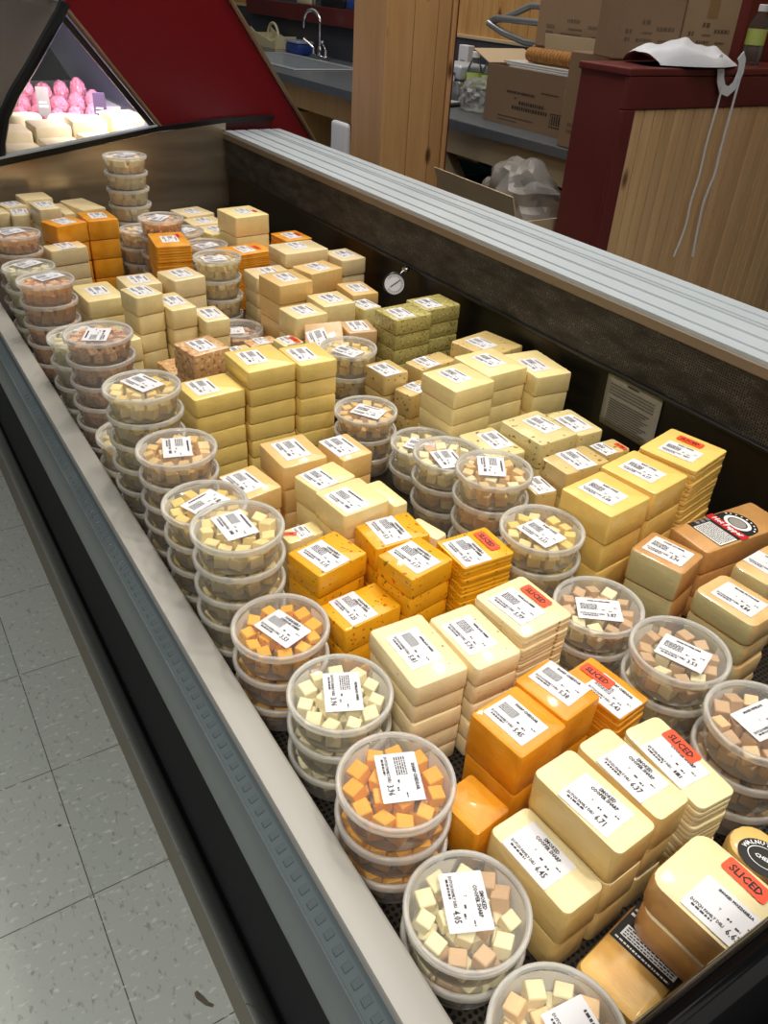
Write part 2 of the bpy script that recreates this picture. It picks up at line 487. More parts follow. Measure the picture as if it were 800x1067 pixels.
# pine clad post between the case and the prep counter
b = MB()
px0, px1, py0, py1 = 1.72, 2.0, 2.715, 2.935
b.box(px0 + 0.012, px1 - 0.002, py0 + 0.012, py1, 0, 2.7)
xs = [px0, px0 + 0.105, px0 + 0.205, px0 + 0.262]
for k in range(len(xs) - 1):
    b.box(xs[k] + 0.001, xs[k + 1] - 0.001, py0, py0 + 0.014, 0, 2.7, 0.003, 2)
b.box(px0 - 0.012, px0 + 0.002, py0 - 0.001, py1, 0, 2.7, 0.003, 2)
o = b.obj('wall_post', M_PINE); tag(o, kind='structure')
b = MB(); b.box(px0 + 0.266, px1 + 0.004, py0 - 0.006, py0 + 0.03, 0, 2.7, 0.003, 2)
o = b.obj('trim_3', M_PINE); tag(o, kind='structure')
b = MB(); b.box(px1 + 0.005, px1 + 0.016, py0 + 0.004, py1, 0, 2.7); tag(b.obj('trim_4', M_RED), kind='structure')

# half wall: red cap and stile, pine beadboard
kx0, kx1, ky0, ky1, kz = 1.93, 3.0, 1.78, 1.98, 1.2
b = MB()
b.box(kx0 + 0.004, kx1, ky0 + 0.018, ky1 - 0.004, 0, kz - 0.02)
tag(b.obj('wall_half', M_RED), kind='structure')
b = MB(); 
b.box(kx0 - 0.004, kx1, ky0 - 0.004, ky1 + 0.004, kz - 0.02, kz, 0.004, 2)
b.box(kx0, kx1, ky0 - 0.002, ky0 + 0.016, kz - 0.105, kz - 0.021, 0.003, 2)
b.box(kx0, kx0 + 0.05, ky0 - 0.002, ky0 + 0.016, 0, kz - 0.106, 0.003, 2)
tag(b.obj('trim_5', M_RED), kind='structure')
b = MB(); x = kx0 + 0.052
while x < kx1 - 0.01:
    w = 0.044
    b.box(x + 0.0012, min(x + w - 0.0012, kx1), ky0 + 0.004, ky0 + 0.017, 0, kz - 0.107, 0.003, 2); x += w
tag(b.obj('wall_half', M_BEAD), kind='structure')
b = MB(); b.box(2.70, 2.94, 2.02, 2.10, 0.0, 2.4, 0.004); tag(b.obj('trim_6', M_RED), kind='structure')

# ================================================================== DISPLAY CASE
case = thing('refrigerated_case', 'long open refrigerated case with black front and pale ledge, full of cheese', 'display case', (0.7, 1.4, 0))
OFF = Vector((0.7, 1.4, 0))
def cpart(b, name, mats, smooth=None, parent=case, label=None):
    for v in b.bm.verts: v.co -= OFF
    o = b.obj(name, mats, parent, smooth)
    if label: o['label'] = label
    return o
def strip(pts, name, mat, smooth=40, y0=0.02, y1=YE, parent=case, label=None):
    b = MB(); b.prism(pts, 'y', y0, y1)
    return cpart(b, name, mat, smooth, parent, label)
strip([(0.186, 0.0), (0.189, 0.012), (0.20, 0.10), (0.24, 0.10), (0.24, 0.0)], 'kick_plate', M_KICK)
strip([(0.24, 0.1), (1.30, 0.1), (1.30, 0.56), (0.24, 0.56)], 'cabinet_body', M_BLACK)
bp = [(0.24, 0.13), (0.20, 0.14)]
for k in range(13):
    a = R(230 - 150 * k / 12); bp.append((0.196 + 0.0235 * math.cos(a), 0.235 + 0.075 * math.sin(a)))
bp += [(0.24, 0.31)]
strip(bp, 'bumper', M_BUMP, 50, label='glossy black bumper')
strip([(0.1915, 0.312), (0.177, 0.598), (0.22, 0.598), (0.22, 0.312)], 'front_panel', M_BLACK)
gp = [(0.176, 0.600), (0.1715, 0.608), (0.1700, 0.622), (0.1710, 0.648), (0.1745, 0.668), (0.1790, 0.6755), (0.1815, 0.673), (0.1815, 0.600)]
strip(gp, 'handrail', M_GREYRAIL, 50)
strip([(0.1816, 0.66), (0.1816, 0.6715), (0.2010, 0.6790), (0.2010, 0.66)], 'slot_channel', M_SLOT)
b = MB()
for k in range(92):
    yy = 0.07 + k * 0.016
    M = Matrix.Translation((0.191, yy, 0.6755)) @ Matrix.Rotation(R(-21), 4, 'Y')
    b.box(-0.005, 0.004, -0.0038, 0.0038, -0.002, 0.0006, 0.0004, 1, mtx=M)
cpart(b, 'slot_cells', M_SLOTCELL)
strip([(0.2011, 0.60), (0.2011, 0.6865), (0.2030, 0.6895), (0.2340, 0.6880), (0.2385, 0.6850), (0.2398, 0.680), (0.2398, 0.60)], 'top_ledge', M_LEDGE, 50, label='off-white ledge')
strip([(0.2200, 0.56), (0.2200, 0.599), (0.2405, 0.599), (0.2405, 0.56)], 'inner_wall', M_DARKIN)
b = MB(); b.box(0.2406, 1.139, YN, YE - 0.003, 0.585, 0.595); cpart(b, 'deck', M_DECK, label='black perforated deck')
b = MB(); b.box(1.140, 1.30, YN, YE, 0.562, 0.90); cpart(b, 'back_wall', M_DARKIN)
b = MB(); b.box(1.133, 1.1395, YN, YE, 0.785, 0.8862); cpart(b, 'air_grille', M_HONEY, label='dusty black honeycomb grille')
b = MB(); b.box(1.128, 1.1395, YN, YE, 0.776, 0.7845, 0.002, 1); cpart(b, 'grille_trim', M_DARKIN)
b = MB(); b.box(1.128, 1.150, YN, YE, 0.8866, 0.9064, 0.002, 1); cpart(b, 'lip', M_TAN, label='taupe lip under the rail')
# aluminium back rail with ribs and grooves
prof = [(1.130, 0.9066)]
gz = 0.9135
xs_ = [1.131, 1.158, 1.160, 1.164, 1.166, 1.205, 1.207, 1.213, 1.215, 1.252, 1.254, 1.258, 1.260, 1.266, 1.268, 1.272, 1.274, 1.300, 1.302, 1.306, 1.308, 1.336]
for i, x in enumerate(xs_):
    low = i % 4 in (2, 3)
    prof.append((x, gz - (0.004 if low else 0.0)))
prof += [(1.338, 0.9066)]
strip(prof, 'back_rail', M_ALU, None, YN, YE - 0.01, label='ribbed aluminium back rail')
b = MB()
for x in (1.1600, 1.2070, 1.2540, 1.2660):
    b.box(x + 0.0004, x + 0.0038, YN, YE - 0.01, 0.9088, 0.9098)
cpart(b, 'rail_grooves', M_ALUD)
# stainless far end panel with sloping top
b = MB(); b.prism([(0.24, 0.56), (1.14, 0.56), (1.14, 0.936), (0.905, 0.915), (0.641, 0.872), (0.409, 0.836), (0.24, 0.806)], 'y', YE - 0.002, YE + 0.012)
cpart(b, 'far_end_panel', M_STEEL, label='stainless far end panel')
# near end: black rounded end
pp = [(0.050, 0.56), (0.050, 0.852)]
for k in range(9):
    a = R(180 - 180 * k / 8); pp.append((0.076 + 0.026 * math.cos(a), 0.856 + 0.026 * math.sin(a)))
pp += [(0.102, 0.56)]
b = MB(); b.prism(pp, 'x', 0.2406, 1.139); cpart(b, 'near_end_panel', M_BUMP, 50, label='glossy black rounded end')

# dial thermometer below the grille
th = thing('dial_thermometer', 'round white dial thermometer hanging below the black grille', 'thermometer', (1.085, 1.63, 0.745))
b = MB()
Mx = Matrix.Rotation(R(205), 4, 'Z') @ Matrix.Rotation(R(90), 4, 'Y')
Mx = Matrix.Rotation(R(-118), 4, 'Z') @ Matrix.Rotation(R(68), 4, 'Y')
b.lathe([(0, -0.016), (0.025, -0.016), (0.028, -0.012), (0.028, 0.002), (0.026, 0.004), (0.0245, 0.0035)], 36, mtx=Mx)
b.obj('housing', M_DARK, th, 40)
b = MB(); b.lathe([(0, 0.0005), (0.0255, 0.0005), (0.0255, 0.0022), (0, 0.0024)], 36, mtx=Mx); d = b.obj('dial', WHITE, th)
b = MB()
for k in range(24):
    a = R(-140 + 280 * k / 23)
    q = Mx @ Matrix.Rotation(a, 4, 'Z')
    b.box(-0.0005, 0.0005, 0.017, 0.022, 0.0024, 0.0030, mtx=q)
b.obj('dial_marks', INK, d)
b = MB(); b.box(-0.0009, 0.0009, -0.012, 0.017, 0.0031, 0.0038, mtx=Mx @ Matrix.Rotation(R(35), 4, 'Z')); b.obj('needle', BLACKINK, th)
b = MB(); b.tube([Mx @ Vector((0, 0, -0.015)), Vector((0.025, 0.01, 0.02)), Vector((0.039, 0.008, 0.032))], 0.003, 8)
b.box(0.030, 0.041, -0.004, 0.016, 0.024, 0.036, 0.002, 1); b.obj('clip', M_CHROME, th, 40)

# notice sheet on the back wall
ns = thing('notice_sheet', 'grey printed notice taped under the grille on the black back wall', 'notice', (1.1385, 0.888, 0.725))
b = MB()
ncol, nrow = 8, 6
vv = [[b.bm.verts.new((-0.0012 - 0.0014 * math.sin(2.1 * i / ncol + 0.6) * (1 if j == 0 else 0.5), 0.067 - 0.134 * i / ncol - 0.002 * j / nrow, 0.053 - 0.108 * j / nrow)) for i in range(ncol + 1)] for j in range(nrow + 1)]
for j in range(nrow):
    for i in range(ncol): b.bm.faces.new((vv[j][i], vv[j][i + 1], vv[j + 1][i + 1], vv[j + 1][i]))
sh = b.obj('sheet', M_PAPER, ns, 60)
sol = sh.modifiers.new('thick', 'SOLIDIFY'); sol.thickness = 0.0003
bm = bmesh.new(); rnd = random.Random(5)
quad(bm, -0.014, 0.014, 0.040, 0.043)
for k in range(4): dashes(bm, -0.055, 0.055, 0.031 - k * 0.006, 0.0018, rnd)
for k in range(11): dashes(bm, -0.050, 0.050 - (k % 3) * 0.008, 0.002 - k * 0.0048, 0.0019, rnd)
me = bpy.data.meshes.new('print'); bm.to_mesh(me); bm.free(); me.materials.append(INK)
o = inst('print', me, sh); o.matrix_local = Matrix.Translation((-0.0038, 0, 0)) @ Matrix(((0, 0, -1, 0), (-1, 0, 0, 0), (0, 1, 0, 0), (0, 0, 0, 1)))

# ================================================================== NEIGHBOURING DELI CASE
deli = thing('deli_counter', 'slant fronted deli case with dark red end panel and lit window', 'deli case', (0.9, 3.2, 0))
DO = Vector((0.9, 3.2, 0))
def dpart(b, name, mats, smooth=None, parent=deli, label=None):
    for v in b.bm.verts: v.co -= DO
    o = b.obj(name, mats, parent, smooth)
    if label: o['label'] = label
    return o
y0 = YE + 0.016
panel = [(0.672, 1.262), (0.72, 1.33), (1.150, 1.33), (1.485, 0.862), (1.485, 0.0), (1.31, 0.0), (1.31, 0.90), (0.93, 0.922)]
b = MB(); b.prism(panel, 'y', y0, y0 + 0.03); dpart(b, 'end_panel', M_REDPANEL, label='dark red end panel')
b = MB(); b.tube([(1.150, y0 - 0.003, 1.335), (1.487, y0 - 0.003, 0.862), (1.487, y0 - 0.003, 0.4)], 0.008, 6); dpart(b, 'panel_trim', M_BRONZE, label='bronze edge trim')
b = MB(); b.tube([(0.668, y0 - 0.004, 1.250), (0.92, y0 - 0.004, 0.925)], 0.0085, 6); dpart(b, 'panel_trim', M_BRONZE)
b = MB(); b.tube([(0.655, y0, 1.232), (0.898, y0, 0.925)], 0.010, 6); dpart(b, 'window_frame', M_FRAME)
crv = [(0.655, 1.235), (0.60, 1.165), (0.545, 1.095), (0.49, 1.03), (0.45, 0.97), (0.425, 0.90), (0.415, 0.845)]
b = MB(); b.tube([(x, y0, z) for x, z in [(0.672, 1.262)] + crv], 0.017, 8); dpart(b, 'window_frame', M_FRAME, 40)
b = MB(); b.prism([(0.20, 0.80), (0.409, 0.838), (0.641, 0.874), (0.905, 0.917), (1.14, 0.938), (1.32, 0.942), (1.32, 0.954), (1.14, 0.951), (0.905, 0.931), (0.641, 0.890), (0.409, 0.855), (0.20, 0.818)], 'y', YE - 0.006, YE + 0.03); dpart(b, 'sill_trim', M_FRAME, label='black sill')
b = MB(); b.prism([(0.20, 0.8185), (0.409, 0.8555), (0.641, 0.8905), (0.905, 0.9315), (0.905, 0.936), (0.641, 0.896), (0.409, 0.861), (0.20, 0.824)], 'y', YE - 0.004, YE + 0.028); dpart(b, 'sill_edge', M_ALU)
b = MB(); b.prism([(0.66, 1.23), (0.905, 0.925), (0.64, 0.89), (0.415, 0.85)] + crv[::-1][1:-1], 'y', y0 + 0.008, y0 + 0.012); dpart(b, 'end_glass', GLASS)
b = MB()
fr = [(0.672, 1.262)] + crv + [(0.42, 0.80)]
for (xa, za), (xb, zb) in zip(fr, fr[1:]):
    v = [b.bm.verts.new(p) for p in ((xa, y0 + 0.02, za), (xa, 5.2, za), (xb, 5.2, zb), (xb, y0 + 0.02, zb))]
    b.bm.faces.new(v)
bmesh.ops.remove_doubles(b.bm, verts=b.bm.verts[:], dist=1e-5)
fg = dpart(b, 'front_glass', plastic('glare_tinted_glass', 0.42, rgb(150, 140, 128), 0.2), 60); sol = fg.modifiers.new('t', 'SOLIDIFY'); sol.thickness = 0.005  # ceiling reflection painted into the glass as grey-brown opacity
b = MB(); b.box(0.43, 1.29, y0 + 0.032, 5.2, 0.70, 0.80); dpart(b, 'display_deck', plain('white_deck', rgb(222, 218, 214), 0.4))
b = MB(); b.box(0.45, 1.29, y0 + 0.032, 5.2, 0.0, 0.698); dpart(b, 'base', M_BLACK)
b = MB()
for k in range(1, 3): b.box(0.50, 1.05, 3.508 + 0.10 * k, 3.508 + 0.10 * (k + 1) + (0.3 if k == 2 else 0), 0.8003, 0.8003 + 0.034 * k)
dpart(b, 'tiered_riser', plain('white_riser', rgb(222, 218, 214), 0.4))
b = MB(); b.prism([(1.22, 0.80), (0.93, 1.30), (0.95, 1.31), (1.27, 0.80)], 'y', y0 + 0.034, 5.2); dpart(b, 'rear_panel', plain('slate_rear_panel', rgb(186, 184, 220), 0.3))
b = MB(); b.box(0.66, 1.15, y0 + 0.034, 5.2, 1.325, 1.36); dpart(b, 'top', M_BRONZE)

# goods behind the lit window
DG = 'pale cheese blocks in the lit deli case'
rnd = random.Random(11)
kk = 0
names_row = ['front row by the end window', 'second row from the end window', 'third row from the end window']
for r in range(2):
    for c in range(4):
        x = 0.50 + c * 0.125; yy = 2.92 + r * 0.17
        b = MB(); b.box(-0.058, 0.058, -0.076, 0.076, 0, 0.066 + 0.012 * c + 0.03 * r, 0.008, 2)
        o = b.obj('cheese_block', CH['cream'], None, 40, (x, yy, 0.8005), (0, 0, R(rnd.uniform(-5, 5))))
        nm = ['first', 'second', 'third', 'fourth'][c]
        tag(o, 'pale block in deli window, %s from the glass, %s' % (nm, names_row[r]), 'cheese', DG)
for c, (x, yy, h) in enumerate([(0.60, 3.34, 0.10), (0.74, 3.36, 0.09)]):
    b = MB(); b.lathe([(0, 0), (0.06, 0), (0.063, 0.02), (0.058, h - 0.01), (0.05, h), (0, h + 0.002)], 24)
    o = b.obj('round_cheese', CH['cream'], None, 40, (x, yy, 0.8005)); tag(o, ['pale round cheese behind the blocks, nearer the slanted front glass', 'pale round cheese behind the blocks, farther from the front glass'][c], 'cheese')
for c in range(18):
    rw, cl = divmod(c, 6)
    x = 0.56 + cl * 0.068 + (0.03 if rw % 2 else 0); yy = 3.56 + rw * 0.10
    hz = 0.040 + 0.004 * (c % 3)
    zr = 0.8008 + 0.034 * rw
    b = MB(); bmesh.ops.create_icosphere(b.bm, subdivisions=4, radius=1.0)
    rn = random.Random(c); ds = [(Vector((rn.uniform(-1, 1), rn.uniform(-1, 1), rn.uniform(-1, 1))).normalized(), rn.uniform(4, 14), rn.uniform(0, 6)) for _ in range(14)]
    for v in b.bm.verts:
        n = v.co.normalized(); d = sum(abs(math.sin(n.dot(aa) * f + p)) for aa, f, p in ds) / 14
        v.co = n * (0.72 + 0.5 * d)
        v.co = Vector((v.co.x * 0.029, v.co.y * 0.044, v.co.z * hz * 0.98))
    zmin = min(v.co.z for v in b.bm.verts)
    o = b.obj('meat_cut', M_MEAT, None, 25, (x, yy, zr - zmin), (0, 0, rn.uniform(-0.3, 0.3))); tag(o, 'pink cut of meat heaped behind the lit deli glass', 'meat', 'heap of pink meat in the deli case')
for c, (x, yy, hh, mt, lb) in enumerate([(0.70, 3.47, 0.17, GREYINK, 'tall grey price paddle in front of the pink meat'), (0.812, 2.838, 0.075, M_DARK, 'small dark price card right behind the end window'), (0.86, 3.30, 0.17, plain('lilac_card', rgb(96, 78, 110), 0.4), 'lilac price paddle by the slate rear panel')]):
    t = thing('price_sign', lb, 'price sign', (x, yy, 0.8005), R(-20))
    b = MB(); b.box(-0.004, 0.004, -0.002, 0.002, 0, hh * 0.5); b.box(-0.03, 0.03, -0.004, 0.004, 0, 0.003); b.obj('stand', GLASS if c != 1 else M_DARK, t)
    b = MB(); b.box(-0.022, 0.022, -0.003, 0.0, hh * 0.42, hh, 0.001, 1); cd = b.obj('card', mt, t)
    bm = bmesh.new(); dashes(bm, -0.016, 0.016, 0, 0.008, rnd); dashes(bm, -0.014, 0.012, 0.014, 0.006, rnd)
    me = bpy.data.meshes.new('print'); bm.to_mesh(me); bm.free(); me.materials.append(WHITEINK)
    inst('print', me, cd, (0, -0.0034, hh * 0.6), (R(90), 0, 0))

# ================================================================== PREP COUNTERS AND THINGS ON THEM
wt = thing('work_table', 'dark topped work table with beige apron behind the pine post', 'table', (2.6, 2.85, 0))
def local(b, off):
    for v in b.bm.verts: v.co -= Vector(off)
WTO = (2.6, 2.85, 0)
def wpart(b, name, m, par, off, smooth=None):
    local(b, off); return b.obj(name, m, par, smooth)
b = MB(); b.box(2.2, 2.985, 1.99, 3.70, 0.862, 0.90, 0.004); wpart(b, 'table_top', M_COUNTER, wt, WTO)
b = MB(); b.box(2.225, 2.25, 1.99, 3.70, 0.765, 0.861); wpart(b, 'apron', M_BEIGE, wt, WTO)
for ya, yb in ((3.08, 2.72), (2.02, 2.06)):
    b = MB(); M = None
    pts = [(ya + 0.04, 0.766), (ya - 0.03, 0.766), (yb - 0.03, 0.42), (yb + 0.05, 0.42)]
    if ya < 2.5: pts = [(2.0, 0.766), (2.06, 0.766), (2.06, 0.0), (2.0, 0.0)]
    b.prism(pts, 'x', 2.252, 2.30); wpart(b, 'brace' if ya > 2.5 else 'leg', M_BEIGE, wt, WTO)
for xx, yy in ((2.92, 2.02), (2.92, 3.64), (2.252, 3.64)):
    b = MB(); b.box(xx, xx + 0.05, yy, yy + 0.05, 0, 0.862); wpart(b, 'leg', M_BEIGE, wt, WTO)
b = MB(); b.box(2.30, 2.92, 2.06, 3.64, 0.40, 0.42); wpart(b, 'shelf', plain('table_shelf', rgb(70, 58, 44), 0.6), wt, WTO)

sc = thing('sink_counter', 'grey counter with steel sink and maple cabinets beyond the red panel', 'counter', (2.6, 5.0, 0))
SO = (2.6, 5.0, 0)
b = MB()
for (xa, xb, ya, yb) in ((2.2, 2.36, 3.74, 6.6), (2.78, 2.985, 3.74, 6.6), (2.36, 2.78, 3.74, 4.7), (2.36, 2.78, 5.7, 6.6)):
    b.box(xa, xb, ya, yb, 0.86, 0.90)
wpart(b, 'countertop', M_COUNTER, sc, SO)
b = MB(); b.box(2.35, 2.79, 4.49, 5.31, 0.900, 0.905, 0.002, 1); 
b2 = MB()
for (xa, xb, ya, yb) in ((2.34, 2.38, 4.68, 5.72), (2.76, 2.80, 4.68, 5.72), (2.38, 2.76, 4.68, 4.72), (2.38, 2.76, 5.68, 5.72)):
    b2.box(xa, xb, ya, yb, 0.9005, 0.907, 0.002, 1)
for (xa, xb, ya, yb) in ((2.365, 2.38, 4.71, 5.69), (2.76, 2.775, 4.71, 5.69), (2.38, 2.76, 4.705, 4.72), (2.38, 2.76, 5.68, 5.695)):
    b2.box(xa, xb, ya, yb, 0.74, 0.9005)
b2.box(2.365, 2.775, 4.705, 5.695, 0.73, 0.74)
b.bm.free()
wpart(b2, 'sink_basin', plain('sink_steel', rgb(196, 202, 208), 0.35, metal=0.5), sc, SO)
b = MB(); b.box(2.26, 2.98, 4.45, 6.6, 0.1, 0.72); b.box(2.26, 2.30, 3.76, 6.6, 0.74, 0.858); wpart(b, 'cabinet_body', M_CAB, sc, SO)
for ya, yb in ((4.47, 4.95), (4.97, 5.45), (5.47, 5.95)):
    b = MB(); b.box(2.243, 2.2595, ya, yb, 0.13, 0.70, 0.004); wpart(b, 'door', M_CAB, sc, SO)
b = MB(); b.box(2.26, 2.98, 3.76, 3.80, 0.0, 0.86); b.box(2.27, 2.98, 4.45, 6.6, 0.0, 0.1); wpart(b, 'end_support', M_CAB, sc, SO)

fa = thing('faucet', 'tall chrome gooseneck faucet with two lever handles at the sink', 'faucet', (2.87, 5.36, 0.9005))
b = MB(); b.box(-0.03, 0.03, -0.11, 0.11, 0, 0.022, 0.008); b.obj('deck_plate', M_CHROME, fa, 40)
b = MB(); pts = [(0, 0, 0.02), (0, 0, 0.20)]
for k in range(9):
    a = R(180 * k / 8); pts.append((-0.02 * (1 - math.cos(a)), 0.075 - 0.075 * math.cos(a), 0.20 + 0.07 * math.sin(a)))
pts.append((-0.04, 0.15, 0.165)); b.tube(pts, 0.011, 10); b.lathe([(0.019, 0.02), (0.019, 0.05), (0.012, 0.07)], 14); b.obj('spout', M_CHROME, fa, 40)
for s in (-1, 1):
    b = MB(); b.lathe([(0.018, 0.02), (0.016, 0.06), (0, 0.066)], 14, center=(0, s * 0.085, 0)); b.tube([(0, s * 0.085, 0.055), (-0.03, s * 0.11, 0.085), (-0.055, s * 0.13, 0.105)], [0.008, 0.007, 0.009], 8); b.obj('handle', M_CHROME, fa, 40)

cd = thing('tote_caddy', 'cream plastic caddy with arched handle beside the sink', 'caddy', (2.86, 6.05, 0.9005))
b = MB(); b.box(-0.08, 0.08, -0.20, 0.20, 0, 0.012)
for s in (-1, 1):
    b.prism([(-0.20, 0.012), (0.20, 0.012), (0.21, 0.125), (0.14, 0.10), (-0.14, 0.055), (-0.21, 0.07)], 'x', s * 0.08 - 0.004, s * 0.08 + 0.004)
for s in (-1, 1): b.box(-0.08, 0.08, s * 0.2 - 0.004, s * 0.2 + 0.004, 0.012, 0.09)
b.obj('tray', M_CREAMPL, cd)
b = MB(); b.tube([(0, 0.09 * math.cos(R(a)), 0.06 + 0.10 * math.sin(R(a))) for a in range(0, 181, 15)], 0.009, 8); b.box(-0.08, 0.08, -0.095, 0.095, 0.045, 0.062); b.obj('handle', M_CREAMPL, cd, 40)
bt = thing('wipes_tub', 'blue plastic tub with pale lid beside the faucet', 'tub', (2.87, 5.66, 0.9005))
b = MB(); b.box(-0.06, 0.06, -0.10, 0.10, 0, 0.065, 0.012); b.obj('body', M_BLUE, bt, 40)
b = MB(); b.box(-0.062, 0.062, -0.102, 0.102, 0.0655, 0.082, 0.008); b.obj('lid', plain('pale_lid', rgb(150, 164, 190), 0.3), bt, 40)
b = MB(); b.box(-0.05, 0.05, -0.08, 0.08, 0, 0.022, 0.008); o = b.obj('sponge', M_YEL, None, 40, (2.66, 6.1, 0.9005)); tag(o, 'pale yellow sponge on the counter by the red panel', 'sponge')

wn = thing('framed_mirror', 'red framed panel with glass on the wall above the sink', 'mirror', (2.98, 5.75, 1.03))
b = MB()
for (ya, yb, za, zb) in ((-0.87, 0.95, 0, 0.1), (-0.87, 0.95, 0.62, 0.72), (-0.87, -0.76, 0.1, 0.62), (0.85, 0.95, 0.1, 0.62)):
    b.box(-0.035, 0.0, ya, yb, za + 0.06, zb + 0.06, 0.004)
b.obj('frame', M_RED, wn)
b = MB(); b.box(-0.012, -0.002, -0.76, 0.85, 0.16, 0.68); b.obj('glass', M_MIRROR, wn)
for k, (yy, w, mm) in enumerate([(5.35, 0.3, M_DARK), (5.75, 0.2, M_CREAMPL), (5.10, 0.12, M_BLUE)]):
    b = MB(); b.box(-0.011, 0.009, -w / 2, w / 2, 0, 0.05, 0.006); b.lathe([(0.006, 0.05), (0.006, 0.07), (0, 0.075)], 10)
    o = b.obj('ledge_box', mm, None, 40, (2.9575, yy, 1.1905)); tag(o, ['black box', 'cream box', 'blue box'][k] + ' on the ledge of the red framed panel', 'box')
b = MB(); b.box(2.05, 2.20, 3.86, 4.02, 0.0, 0.0)
b.bm.free()
gb = thing('produce_bag', 'white bag with green print standing under the sink counter', 'bag', (2.24, 3.845, 0.0))
b = MB(); b.box(-0.03, 0.03, -0.08, 0.08, 0, 0.76, 0.02, 3)
for v in b.bm.verts:
    v.co.x *= 1 - 0.5 * max(0, v.co.z - 0.4) / 0.36; v.co.x -= 0.06
b.obj('bag_body', M_CLOTH, gb, 60)
b = MB(); b.lathe([(0, 0), (0.05, 0.0), (0.05, 0.002), (0, 0.002)], 20, mtx=Matrix.Translation((-0.0905, 0.0, 0.55)) @ Matrix.Rotation(R(90), 4, 'Y') @ Matrix.Diagonal((1.4, 1, 1, 1))); b.obj('leaf_print', M_TEALBAG, gb)

# --- on the work table
def lid_case():
    t = thing('metal_case', 'silver hard case with corner latches beside the pine post', 'case', (2.64, 3.52, 0.9005), R(4))
    b = MB(); b.box(-0.09, 0.09, -0.115, 0.115, 0, 0.085, 0.012, 3); b.obj('base', M_STEELM, t, 40)
    b = MB(); b.box(-0.09, 0.09, -0.115, 0.115, 0.087, 0.150, 0.014, 3); b.obj('lid', M_ALU, t, 40)
    for s in (-1, 1):
        b = MB(); b.box(-0.097, -0.088, s * 0.07 - 0.014, s * 0.07 + 0.014, 0.06, 0.12, 0.003); b.obj('latch', M_CHROME, t, 40)
lid_case()
def bottle(x, y, z, h, r, label, capm=M_CAP):
    t = thing('water_bottle', label, 'bottle', (x, y, z))
    b = MB(); b.lathe([(0, 0.001), (r * 0.9, 0), (r, 0.01), (r, 0.28 * h), (r * 0.94, 0.3 * h), (r, 0.32 * h), (r, 0.62 * h), (r * 0.9, 0.7 * h), (r * 0.45, 0.86 * h), (r * 0.42, 0.9 * h)], 24); b.obj('body', GLASS, t, 40)
    b = MB(); b.lathe([(0, 0.003), (r * 0.86, 0.003), (r * 0.94, 0.012), (r * 0.94, 0.58 * h), (0, 0.585 * h)], 20); b.obj('water', plastic('water', 0.12, rgb(190, 205, 200), 0.1), t, 40)
    b = MB(); b.lathe([(r * 1.01, 0.33 * h), (r * 1.015, 0.33 * h), (r * 1.015, 0.6 * h), (r * 1.01, 0.6 * h)], 24); b.obj('wrapper', M_BOTLABEL, t, 40)
    b = MB(); b.lathe([(0, 0.885 * h), (r * 0.5, 0.885 * h), (r * 0.5, 0.99 * h), (r * 0.42, h), (0, h)], 18); b.obj('cap', capm, t, 40)
    return t
bottle(2.62, 3.37, 0.9005, 0.21, 0.036, 'lime labelled water bottle next to the silver case')
bottle(2.63, 3.27, 0.9005, 0.21, 0.036, 'water bottle partly hidden by the open carton flap')
bottle(2.60, 1.90, kz + 0.0005, 0.165, 0.030, 'lime labelled water bottle standing on the red half wall cap')
wb = thing('upright_card_box', 'narrow white box with grey lettering against the slate splashback', 'box', (2.88, 3.79, 0.9005))
b = MB(); b.box(-0.02, 0.02, -0.04, 0.04, 0, 0.205, 0.003); b.obj('box_body', WHITE, wb)
bm = bmesh.new(); dashes(bm, -0.02, 0.02, 0.03, 0.02, random.Random(2)); dashes(bm, -0.02, 0.02, 0.07, 0.02, random.Random(3)); me = bpy.data.meshes.new('lettering'); bm.to_mesh(me); bm.free(); me.materials.append(GREYINK)
inst('lettering', me, wb, (-0.0206, 0, 0.05), (R(90), 0, R(-90)))
tb = thing('black_tray', 'flat black tray holding a printed leaflet at the table edge', 'tray', (2.50, 3.48, 0.9005), R(12))
tb.location = (2.42, 3.36, 0.9005)
b = MB(); b.box(-0.085, 0.085, -0.12, 0.12, 0, 0.012, 0.004); b.obj('tray', M_DARK, tb)
b = MB(); b.box(-0.06, 0.07, -0.09, 0.10, 0.0125, 0.014); lf = b.obj('leaflet', plain('leaflet', rgb(176, 172, 170), 0.4), tb)
def crumple(name, mat, label, cat, loc, size, seed, sub=4, amp=0.35):
    b = MB(); bmesh.ops.create_icosphere(b.bm, subdivisions=sub, radius=1.0)
    rn = random.Random(seed); ds = [(Vector((rn.uniform(-1, 1), rn.uniform(-1, 1), rn.uniform(-1, 1))).normalized(), rn.uniform(3, 9), rn.uniform(0, 6)) for _ in range(16)]
    for v in b.bm.verts:
        n = v.co.normalized(); d = 0
        for a, f, p in ds: d += abs(math.sin(n.dot(a) * f + p)) 
        v.co = n * (1 + amp * (d / 16 - 0.64) * 2.5)
        v.co = Vector((v.co.x * size[0], v.co.y * size[1], max(v.co.z, -0.75) * size[2] + 0.75 * size[2]))
    o = b.obj(name, mat, None, 25, loc); return tag(o, label, cat)
crumple('plastic_wrap', plastic('crinkled_film', 0.35, rgb(206, 208, 206), 0.15), 'crumpled clear plastic wrap beside the open carton', 'plastic bag', (2.47, 3.12, 0.9008), (0.085, 0.10, 0.075), 3)

